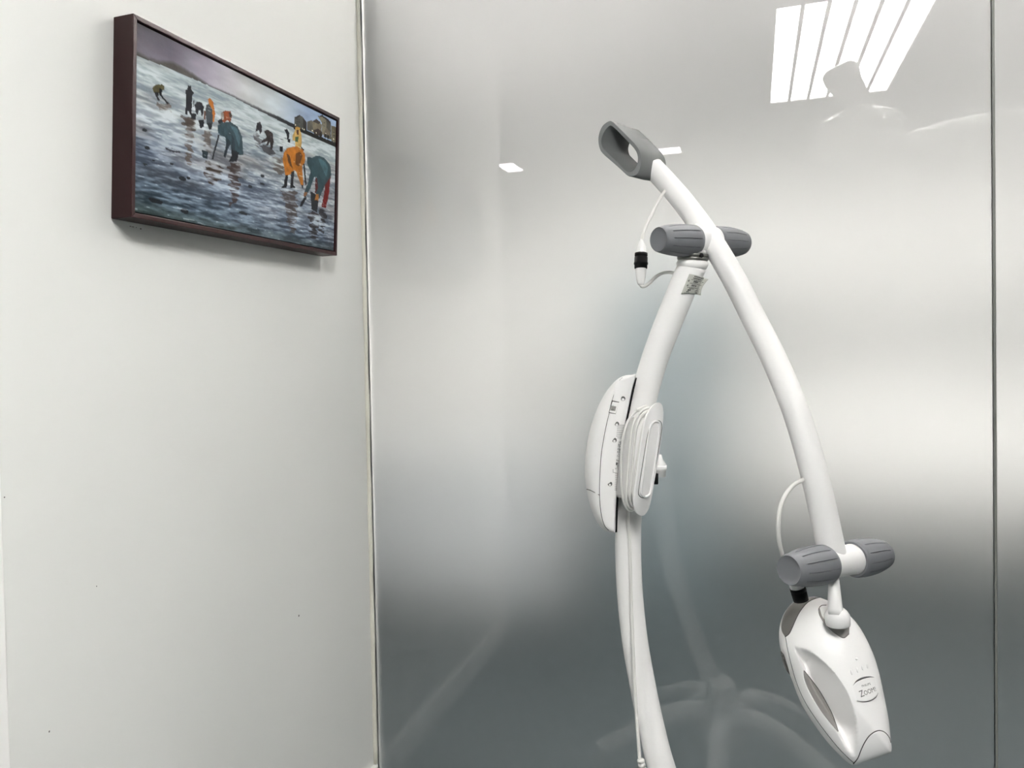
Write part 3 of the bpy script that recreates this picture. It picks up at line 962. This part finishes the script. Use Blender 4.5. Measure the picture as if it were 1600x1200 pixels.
head_text('OOM!', 1351.6, 1086.6, 1369.2, 1079.4, 7.2, 'print_grey', 'lettering')

# ---- control box behind the stand
def BP(px, py, h, zc=1.335):
    return P(px, py, zc) - ray(px, py).normalized() * h
b4 = lambda pts: zz(pts, 880, 560, 4.0)
box_out = b4([(458, 104), (425, 103), (390, 106), (358, 118), (325, 142), (290, 180), (255, 230), (220, 295), (190, 370), (165, 450), (147, 540), (136, 630), (135, 720), (143, 800), (158, 880), (180, 955), (210, 1020), (245, 1065), (278, 1085), (312, 1090), (328, 1085),
              (330, 1000), (334, 900), (343, 780), (355, 640), (372, 500), (395, 380), (418, 270), (438, 180)])
box_in = b4([(448, 112), (422, 110), (395, 113), (370, 122), (350, 142), (335, 175), (318, 225), (302, 280), (287, 345), (268, 425), (250, 520), (237, 610), (230, 720), (227, 800), (228, 880), (235, 955), (246, 1010), (262, 1050), (285, 1074), (310, 1083), (322, 1078),
             (325, 1000), (329, 900), (338, 780), (350, 640), (367, 500), (390, 380), (412, 270), (430, 180)])
so_, si_ = np.array(catmull(box_out, 5, True)), np.array(catmull(box_in, 5, True))
N = len(so_)
cen = np.array([958.0, 715.0])
def boxring(w, h):
    # w 0 outline .. 1 inner line
    return [BP(*(so_[k] * (1 - w) + si_[k] * w), h) for k in range(N)]
lay = [boxring(1, -.046), boxring(.75, -.044), boxring(.35, -.032), boxring(.08, -.013), boxring(0, 0), boxring(.08, .013), boxring(.35, .030), boxring(.75, .041), boxring(1, .0435)]
for q, hh in ((.12, .0452), (.35, .0465), (.7, .0470)):
    lay.append([BP(*(si_[k] * (1 - q) + np.array([cen[0] + (si_[k][0] - cen[0]) * .02, si_[k][1] * .9 + cen[1] * .1]) * q), hh) for k in range(N)])
V = [p for l in lay for p in l]
Fc = []
for i in range(len(lay) - 1):
    for k in range(N):
        l = (k + 1) % N
        Fc.append((i * N + k, i * N + l, (i + 1) * N + l, (i + 1) * N + k))
Fc.append(tuple(range(N))[::-1])
# close the side with a strip fan
top = (len(lay) - 1) * N
V.append(BP(cen[0], cen[1], .047))
for k in range(N):
    Fc.append((top + k, top + (k + 1) % N, len(V) - 1))
cbox = obj('control_box', V, Fc, 'white_shell', device, label='white control box on the back of the stand', auto=math.radians(40))
SIDE_H = .0468
def on_side(px, py, h=0.0): return BP(px, py, SIDE_H + h)
# shell seams
sl = catmull(box_in[3:19], 6)
v, f = sweep([BP(x, y, .0437) for x, y in sl], .00055, 8)
obj('seam', v, f, 'seam_dark', cbox)
v, f = sweep([BP(*zz([q], 880, 560, 4.0)[0], hh) for q, hh in (((147, 818), .012), ((165, 822), .026), ((185, 832), .034), ((205, 842), .039), ((226, 854), .0435))], .0006, 8)
obj('seam', v, f, 'seam_dark', cbox)
# black strip painting the shade in the gap between box and stand
gap = b4([(452, 120), (438, 180), (418, 270), (396, 380), (373, 500), (356, 640), (344, 780), (335, 900), (331, 1000), (328, 1085)])
v, f = sweep([BP(x, y, .030) for x, y in catmull(gap, 6)], .0026, 10)
obj('gap_shade', v, f, 'black_plastic', cbox)
# screw holes: dark discs paint the shade inside them
for x, y in ((374, 251), (335, 409), (320, 511), (292, 784)):
    c = zz([(x, y)], 880, 560, 4.0)[0]
    p = on_side(*c, .0)
    n = (CAM - p).normalized()
    v, f = lathe(p - n * .004, p + n * .0006, [(0, .0034), (.9, .0039), (.98, .0040), (1, .0030)], 20)
    o = obj('screw_hole_shade', v, f, 'hole_shade', cbox)
    v, f = lathe(p - n * .001 + UPV * -.0016, p + n * .0009 + UPV * -.0016, [(0, .0024), (.9, .0024), (1, .0018)], 16)
    obj('screw', v, f, 'white_gloss', o)
# rocker switch in its recess
def quadblock(pts, h0, h1, m, name, parent, fn=on_side):
    n = len(pts)
    V = [fn(x, y, h1) for x, y in pts] + [fn(x, y, h0) for x, y in pts]
    Fc = [tuple(range(n)), tuple(range(2 * n - 1, n - 1, -1))] + [(i, (i + 1) % n, (i + 1) % n + n, i + n) for i in range(n)]
    return obj(name, V, Fc, m, parent, smooth=False)
sw = quadblock(b4([(303, 262), (350, 272), (328, 348), (284, 340)]), -.003, .0004, 'seam_dark', 'switch', cbox)
quadblock(b4([(308, 270), (349, 276), (328, 345), (288, 336)]), -.003, .0008, 'white_gloss', 'switch_plate', sw)
quadblock(b4([(308, 276), (337, 281), (331, 300), (302, 294)]), 0, .0022, 'white_shell', 'rocker', sw)
quadblock(b4([(301, 296), (331, 301), (325, 329), (293, 325)]), 0, .0012, 'inset_grey', 'rocker', sw)
v, f = sweep([on_side(*zz([(309 + 5 * math.cos(t * .785), 321 + 5 * math.sin(t * .785))], 880, 560, 4.0)[0], .0015) for t in range(8)], .0003, 6, True)
obj('off_mark', v, f, 'print_dark', sw)
# rows of tiny vent slots and printed marks
def dashes(rows, name, kind=None, th=.0003):
    parts = []
    for (xa, ya), (xb, yb), w in rows:
        a, b = zz([(xa, ya), (xb, yb)], 880, 560, 4.0)
        dx, dy = b[0] - a[0], b[1] - a[1]
        L = math.hypot(dx, dy)
        nx, ny = -dy / L * w / 2, dx / L * w / 2
        pts = [(a[0] + nx, a[1] + ny), (b[0] + nx, b[1] + ny), (b[0] - nx, b[1] - ny), (a[0] - nx, a[1] - ny)]
        V = [on_side(x, y, th) for x, y in pts] + [on_side(x, y, -.001) for x, y in pts]
        parts.append((V, [(0, 1, 2, 3), (7, 6, 5, 4)] + [(i, (i + 1) % 4, (i + 1) % 4 + 4, i + 4) for i in range(4)]))
    v, f = merge(parts)
    o = obj(name, v, f, 'print_grey', cbox, smooth=False)
    if kind: o['kind'] = kind
rows = []
for i in range(8):
    y = 417 + i * 11.3
    x0, x1 = (348 if i in (0, 7) else 340) - i * 1.2, 381 - i * 1.6
    k = 0
    while x0 < x1 - 2:
        rows.append(((x0, y), (x0 + 5, y + .4), .85)); x0 += 7.2
for i in range(10):
    y = 722 + i * 11
    x0, x1 = 326 - i * .6, 342 - i * .9
    while x0 < x1 - 2:
        rows.append(((x0, y), (x0 + 6, y + 1.2), .75)); x0 += 8.5
dashes(rows, 'vent_slots', 'stuff')
rows = []
r2 = np.random.default_rng(5)
for i in range(34):
    y = 518 + i * 5.2
    if i in (15, 19, 20, 24): continue
    x = 352 - (y - 518) * .12
    for dx in ((-7, 0, 6) if i < 16 else (-5, 3)):
        if r2.random() < .62:
            rows.append(((x + dx, y), (x + dx + 3 + 3 * r2.random(), y + 1), .55 + .5 * r2.random()))
rows += [((330, 652), (338, 664), 1.3), ((338, 652), (330, 664), 1.3), ((334, 650), (334, 668), 1.3), ((312, 712), (336, 716), .5), ((312, 692), (312, 714), .5)]
dashes(rows, 'printed_marks', 'stuff')

# ---- bracket with the wound cord
def SP(px, py, off):
    """point of the bracket plane (turned away to the right); off metres along its normal"""
    axis = 1015.0 - (py - 718) * .19
    lat = (px - axis)
    z = 1.262 + lat * .00105
    p = P(px, py, z)
    return p + SPN * off
SPN = (RGT * .72 - FWD * .66 + UPV * .04).normalized()
pl_out = catmull(b4([(602, 276), (620, 292), (627, 325), (626, 385), (606, 560), (573, 760), (545, 910), (522, 966), (495, 984), (466, 968), (447, 925), (447, 860), (468, 700), (490, 540), (512, 400), (538, 328), (572, 288)]), 5, True)
pl_in = catmull(b4([(577, 393), (594, 400), (600, 430), (596, 480), (580, 600), (563, 720), (546, 828), (530, 856), (507, 866), (489, 850), (487, 820), (500, 710), (514, 600), (530, 485), (545, 425), (560, 400)]), 5, True)
def plate(loop, h0, h1, m, name, parent, inset=.93, rim_=.0008):
    n = len(loop)
    c = np.mean(loop, 0)
    big_ = [SP(x, y, h1 - rim_) for x, y in loop]
    sm = [SP(*(c + (np.array(q) - c) * (1 - (1 - inset) * .25)), h1) for q in loop]
    bk_ = [SP(x, y, h0) for x, y in loop]
    V = bk_ + big_ + sm
    Fc = [tuple(range(n))[::-1], tuple(range(2 * n, 3 * n))]
    for a_ in range(2):
        for i in range(n):
            j = (i + 1) % n
            Fc.append((a_ * n + i, a_ * n + j, (a_ + 1) * n + j, (a_ + 1) * n + i))
    return obj(name, V, Fc, m, parent, auto=math.radians(35))
brk = plate(pl_out, -.003, .0, 'white_shell', 'cord_bracket', device)
brk['label'] = 'oval cord bracket on the front of the stand'
v, f = sweep([SP(x, y, .0008) for x, y in pl_in], .0019, 10, True)
obj('slot_rim', v, f, 'white_gloss', brk)
c_in = np.mean(pl_in, 0)
v, f = sweep([SP(*(c_in + (np.array(q) - c_in) * np.array([1.28, 1.022])), .0001) for q in pl_in], .0007, 8, True)
obj('slot_shade_line', v, f, 'cap_grey', brk)  # grey loop paints the shadow line around the slot rim
core = [c_in + (np.array(q) - c_in) * 1.1 for q in pl_in]
V = [SP(x, y, -.001) for x, y in core] + [SP(x, y, -.050) for x, y in core]
n = len(core)
obj('spool_core', V, [tuple(range(n)), tuple(range(2 * n - 1, n - 1, -1))] + [(i, (i + 1) % n, (i + 1) % n + n, i + n) for i in range(n)], 'white_shell', brk)
# the wound power cord
cord_parts = []
c_o = np.mean(pl_out, 0)
loops = [(.86, .80, -.006, 0, .06), (.92, .86, -.013, .4, .16), (.90, .90, -.0195, .1, .30), (.96, .93, -.025, .5, .62)]
ax_dir = np.array([-.19, 1.0]); ax_dir /= np.linalg.norm(ax_dir)
lt_dir = np.array([ax_dir[1], -ax_dir[0]])
half_l = max((np.array(q) - c_o) @ ax_dir for q in pl_out)
for wl_, ll_, off, ph, bul in loops:
    pts = []
    for i, q in enumerate(pl_out):
        d = np.array(q) - c_o
        a_, b_ = d @ ax_dir, d @ lt_dir
        w2 = wl_ + .03 * math.sin(i * .15 + ph * 9) + (bul * max(0, math.cos(1.5 * (a_ / half_l + .12))) if b_ < 0 else 0)
        p = c_o + ax_dir * a_ * ll_ + lt_dir * b_ * w2
        pts.append(SP(p[0], p[1], off + .0015 * math.sin(i * .21 + ph * 20)))
    cord_parts.append(sweep(pts, .0024, 10, True))
# loose outer strand that leaves the spool and runs down the stand
def FRONT(px, py, lift):
    """point lifted off the front of the stand tube"""
    zs = np.interp(py, [r[1] for r in stand_rows], [r[2] for r in stand_rows])
    return P(px, py, zs - .0245 - lift)
run = [SP(1012, 640, -.020), FRONT(1003, 649, .022), FRONT(994, 664, .018), FRONT(985.5, 690, .014), FRONT(979, 720, .012), FRONT(976.5, 745, .010), FRONT(977.5, 768, .006), FRONT(980.5, 790, .004), FRONT(981, 815, .003), FRONT(983, 840, .0025), FRONT(984.5, 870, .0025), FRONT(985.5, 910, .0025), FRONT(986.5, 950, .0025),
       FRONT(988.5, 1000, .0025), FRONT(991, 1060, .002), FRONT(995.5, 1130, .001), FRONT(1000, 1190, -.002), FRONT(1004, 1215, -.003), FRONT(1022, 1280, -.003)]
cord_parts.append(sweep([Vector(p) for p in catmull(run, 7)], .0031, 12))
run = [SP(1026, 640, -.006), SP(1036, 650, -.008), SP(1038.5, 668, -.008), SP(1035, 690, -.006), SP(1031, 712, -.006), SP(1025, 742, -.008), SP(1017, 772, -.012), SP(1010, 790, -.016)]
cord_parts.append(sweep([Vector(p) for p in catmull(run, 7)], .0028, 12))
v, f = merge(cord_parts)
cord = obj('power_cord', v, f, 'cord_white', device, label='white power cord wound on the bracket')
# ribbed strain relief near the bottom
a_, b_ = FRONT(1001, 1186, .000), FRONT(1012, 1245, -.002)
pr = []
for i in range(9):
    t = i / 9
    pr += [(t, .0048), (t + .02, .0062 + .0006 * i / 9), (t + .075, .0062 + .0006 * i / 9), (t + .085, .0048)]
v, f = lathe(a_, b_, pr, 24)
obj('strain_relief', v, f, 'cord_white', cord)
# mains plug tucked behind the bracket
plug_parts = [lathe(SP(1037, 711, -.008), SP(1038, 727, -.008), [(0, .0030), (.5, .0050), (.85, .0090), (1, .0102)], 20), lathe(SP(1038, 726, -.008), SP(1037.5, 744.5, -.008), [(0, .0102), (.05, .0112), (.4, .0112), (.45, .0102), (.97, .0100), (1, .009)], 20)]
v, f = merge(plug_parts)
plug = obj('plug', v, f, 'white_gloss', cord)
for dx in (-7.2, -4.6):
    v, f = lathe(SP(1036 + dx, 740, -.006), SP(1035.6 + dx, 757, -.006), [(0, .0024), (.9, .0024), (1, .0018)], 12)
    obj('pin', v, f, 'black_plastic', plug)
v, f = ellipsoid(SP(1039, 672, -.012), (RGT * .003, UPV * .008, FWD * .004), 10, 6)
obj('cord_clip', v, f, 'white_gloss', brk)

# ---- rating label curling off the stand
def LP(u, v_):
    """u across 0..1, v down 0..1"""
    tlc, trc, brc, blc = np.array([1077, 428]), np.array([1107, 436.5]), np.array([1095, 461.5]), np.array([1064, 459.5])
    p = tlc * (1 - u) * (1 - v_) + trc * u * (1 - v_) + brc * u * v_ + blc * (1 - u) * v_
    cxl = np.interp(p[1], [417, 456, 500], [1081, 1064, 1046]); zs = 1.316
    x = p[0] - 3.5 * math.sin(math.pi * v_) * (u > .5) * (u - .5) * 2
    y = p[1] - 1.2 * math.sin(math.pi * u)
    A_, B_ = P(1081, 417, 1.315), P(1046, 500, 1.32)
    ax_ = (B_ - A_).normalized()
    d = ray(x, y).normalized()
    w0 = CAM - A_
    dp, wp = d - ax_ * d.dot(ax_), w0 - ax_ * w0.dot(ax_)
    aa, bb_, cc_ = dp.dot(dp), 2 * dp.dot(wp), wp.dot(wp) - .0259 ** 2
    disc = max(bb_ * bb_ - 4 * aa * cc_, 0.0)
    t = (-bb_ - math.sqrt(disc)) / (2 * aa)
    return CAM + d * (t - .006 * max(0, u - .6) / .4)
n1, n2 = 18, 12
V, Fc = [], []
for lay_ in (0, 1):
    for j in range(n2 + 1):
        for i in range(n1 + 1):
            p = LP(i / n1, j / n2)
            V.append(p + ray(1085, 445).normalized() * (.0003 * lay_))
W = n1 + 1
K = W * (n2 + 1)
for j in range(n2):
    for i in range(n1):
        q = (j * W + i, j * W + i + 1, (j + 1) * W + i + 1, (j + 1) * W + i)
        Fc.append(q); Fc.append(tuple(t + K for t in q[::-1]))
bd = [i for i in range(W)] + [j * W + n1 for j in range(1, n2 + 1)] + [n2 * W + i for i in range(n1 - 1, -1, -1)] + [j * W for j in range(n2 - 1, 0, -1)]
for i in range(len(bd)):
    a_, b_ = bd[i], bd[(i + 1) % len(bd)]
    Fc.append((a_, b_, b_ + K, a_ + K))
rating = obj('rating_label', V, Fc, 'label_paper', device, label='small printed rating label peeling at its corner')
def lab_rect(u0, v0, u1, v1):
    V = [LP(u, v_) - ray(1085, 445).normalized() * .0003 for u, v_ in ((u0, v0), (u1, v0), (u1, v1), (u0, v1))]
    return V, [(0, 1, 2, 3)]
parts = []
for v0, u0, u1, h in ((.05, .30, .78, .05), (.15, .28, .72, .05), (.24, .22, .9, .03), (.29, .38, .62, .10), (.43, .22, .9, .025), (.50, .36, .50, .10), (.50, .54, .62, .10), (.65, .18, .9, .025), (.70, .30, .55, .04), (.76, .26, .40, .08), (.86, .22, .36, .05), (.94, .14, .42, .025)):
    k = u0
    while k < u1:
        w = .03 + .05 * r2.random()
        parts.append(lab_rect(k, v0, min(u1, k + w), v0 + h)); k += w + .018
for u0, v0 in ((.08, .28), (.12, .52)):
    parts += [lab_rect(u0, v0, u0 + .025, v0 + .09), lab_rect(u0 + .04, v0, u0 + .07, v0 + .09)]
v, f = merge(parts)
o = obj('printed_text', v, f, 'print_dark', rating, smooth=False); o['kind'] = 'stuff'
def lab_text(s, u0, v0, u1, v1, name):
    vs_, fs_ = text_mesh(s)
    xs = [p[0] for p in vs_]; ys = [p[1] for p in vs_]
    out = [LP(u0 + (u1 - u0) * (x - min(xs)) / (max(xs) - min(xs)), v1 + (v0 - v1) * (y - min(ys)) / (max(ys) - min(ys))) - ray(1085, 445).normalized() * .0004 for x, y, _ in vs_]
    obj(name, out, fs_, 'print_dark', rating, smooth=False)
lab_text('CE', .66, .76, .88, .92, 'lettering')

# ------------------------------------------------------------------ ceiling panel of this room (mirrored in the glass)
def ceil_from_mirror(px, py):
    d = ray(px, py)
    return mirror(CAM + d * ((CEIL - CAM.z) / d.z))
cA, cB, cC = ceil_from_mirror(1197, 158), ceil_from_mirror(1390, 141), ceil_from_mirror(1195, 7)
lx0, lx1 = cA.x, (cA.x + (cB.x - cA.x))
ly0, ly1 = (cA.y + cB.y) / 2, cC.y
def troffer(name, x0, y0, x1, y1, n, dm, label, group=None):
    t = empty(name, ((x0 + x1) / 2, (y0 + y1) / 2, CEIL), label, 'ceiling light', group)
    g = .022
    z0, z1 = CEIL - .014, CEIL
    for a in ((x0, y0, x1, y0 + g), (x0, y1 - g, x1, y1), (x0, y0 + g, x0 + g, y1 - g), (x1 - g, y0 + g, x1, y1 - g)):
        box('lamp_frame', (a[0], a[1], z0), (a[2], a[3], z1), 'lamp_frame', t)
    w = (x1 - x0 - 2 * g) / n
    for i in range(n):
        xa = x0 + g + i * w
        box('diffuser', (xa + (.008 if i else 0), y0 + g, z0 + .006), (xa + w - (.008 if i < n - 1 else 0), y1 - g, z1 - .001), dm, t)
        if i:
            box('louvre_rib', (xa - .008, y0 + g, z0 + .001), (xa + .008, y1 - g, z1 - .001), 'lamp_frame', t)
    return t
troffer('ceiling_panel_light', lx0, ly0, lx1, ly1, 6, 'lamp_diffuser', 'large six-strip ceiling light mirrored at the top of the glass', )
h1 = ceil_from_mirror(791, 262)
troffer('ceiling_panel_light', h1.x - .04, h1.y - .12, h1.x + .13, h1.y + .20, 1, 'hall_diffuser', 'small pinkish ceiling light mirrored in the glass right of the painting')
h2 = ceil_from_mirror(1050, 233)
troffer('ceiling_panel_light', h2.x - .10, h2.y - .10, h2.x + .08, h2.y + .12, 1, 'hall_diffuser', 'small yellowish ceiling light mirrored in the glass behind the grey handle')

# ------------------------------------------------------------------ unseen lights added to brighten the room behind the glass
for x, w_ in ((-.72, 'left third'), (0.53, 'middle'), (1.78, 'right third')):
    troffer('added_rear_light', x - .6, GLASS + .04, x + .6, GLASS + .30, 4, 'rear_diffuser', 'unseen ceiling light added over the %s of the frosted glass, behind it' % w_, 'added lights behind the glass')

# a tall grey cabinet invented to darken a patch of the glass
kx0, kx1, ky = hit(955, 600, 1, 3.1).x, hit(1120, 600, 1, 3.1).x, 3.1
cab = empty('added_cabinet', ((kx0 + kx1) / 2, ky + .2, 0), 'invented tall grey cabinet giving the dim patch in the frosted glass', 'cabinet')
box('carcass', (kx0, ky + .02, 0), (kx1, ky + .42, 1.38), 'cabinet_grey', cab, bev=.004)
xm = (kx0 + kx1) / 2
for a_, b_ in ((kx0 + .004, xm - .002), (xm + .002, kx1 - .004)):
    d = box('cabinet_door', (a_, ky, .06), (b_, ky + .019, 1.37), 'cabinet_grey', cab, bev=.003)
    hxx = b_ - .03 if b_ < xm + .01 else a_ + .02
    box('door_handle', (hxx, ky - .02, .7), (hxx + .01, ky, .86), 'steel', d, bev=.002)

# a low pale counter invented to brighten the lower left of the glass
qx0, qx1, qy = hit(520, 600, 1, 2.75).x, hit(860, 600, 1, 2.75).x, 2.75
cnt = empty('added_counter', ((qx0 + qx1) / 2, qy + .2, 0), 'invented low pale grey counter brightening the lower left of the frosted glass', 'counter')
box('carcass', (qx0, qy + .02, .08), (qx1, qy + .42, .60), 'counter_grey', cnt, bev=.004)
box('plinth', (qx0 + .03, qy + .06, 0), (qx1 - .03, qy + .40, .08), 'dark_dado', cnt)
box('worktop', (qx0 - .01, qy - .02, .60), (qx1 + .01, qy + .43, .63), 'counter_grey', cnt, bev=.004)
qw = (qx1 - qx0) / 2
for k in range(2):
    d = box('cabinet_door', (qx0 + k * qw + .003, qy, .09), (qx0 + (k + 1) * qw - .003, qy + .019, .595), 'counter_grey', cnt, bev=.003)
    box('door_handle', (qx0 + k * qw + .1, qy - .02, .53), (qx0 + k * qw + .22, qy, .54), 'steel', d, bev=.002)

# ------------------------------------------------------------------ dental light on its pole, seen only as a reflection
def MP(px, py, z):
    return mirror(P(px, py, z))
pole_top = MP(1900, 120, 2.75)
unit = empty('dental_light', (pole_top.x, pole_top.y, 0), 'white dental operating light on a long arm, mirrored below the ceiling light', 'lamp')
v, f = lathe(Vector((pole_top.x, pole_top.y, 0)), Vector((pole_top.x, pole_top.y, pole_top.z + .05)), [(0, .16), (.015, .16), (.02, .05), (.5, .032), (1, .03)], 32)
obj('pole', v, f, 'white_shell', unit)
v, f = sweep(tubepath_m := [Vector(p) for p in catmull([MP(*r) for r in ((1412, 222, 2.62), (1440, 214, 2.63), (1500, 198, 2.65), (1600, 178, 2.68), (1750, 150, 2.72), (1900, 122, 2.75))], 6)], [.012] + [.030] * 30, 20)
obj('light_arm', v, f, 'white_shell', unit)
v, f = sweep([Vector(p) for p in catmull([MP(*r) for r in ((1309, 103, 2.58), (1318, 125, 2.59), (1338, 160, 2.60), (1354, 192, 2.61))], 6)], [.040, .052, .058, .060, .060, .060, .058, .055, .052, .052, .05, .05, .05, .05, .05, .05, .05, .05, .05], 28)
obj('light_neck', v, f, 'white_shell', unit)
hv = MP(1345, 215, 2.62)
hx = (MP(1420, 205, 2.62) - hv)
hy = (MP(1345, 172, 2.62) - hv)
v, f = ellipsoid(hv, (hx * 1.05, hy * 1.0, Vector((0, .12, .02))), 32, 16)
obj('light_head', v, f, 'white_gloss', unit)
# instrument hoses on the same pole
for k, rows_ in enumerate((((1341, 527), (1375, 505), (1425, 475), (1480, 450), (1545, 430), (1620, 412)), ((1345, 532), (1385, 508), (1430, 490), (1490, 478), (1560, 452), (1640, 430)),
                           ((1352, 526), (1400, 500), (1450, 498), (1500, 492), (1570, 480), (1650, 470)), ((1370, 515), (1395, 492), (1430, 468), (1490, 445), (1560, 436), (1640, 428)))):
    n = len(rows_)
    pts = [MP(x, y, 2.45 + .06 * i + .012 * k) for i, (x, y) in enumerate(rows_)]
    pts.append(Vector((pole_top.x, pole_top.y, 1.15 + .03 * k)))
    v, f = sweep([Vector(p) for p in catmull(pts, 7)], .0035, 10)
    obj('hose', v, f, 'white_gloss', unit)
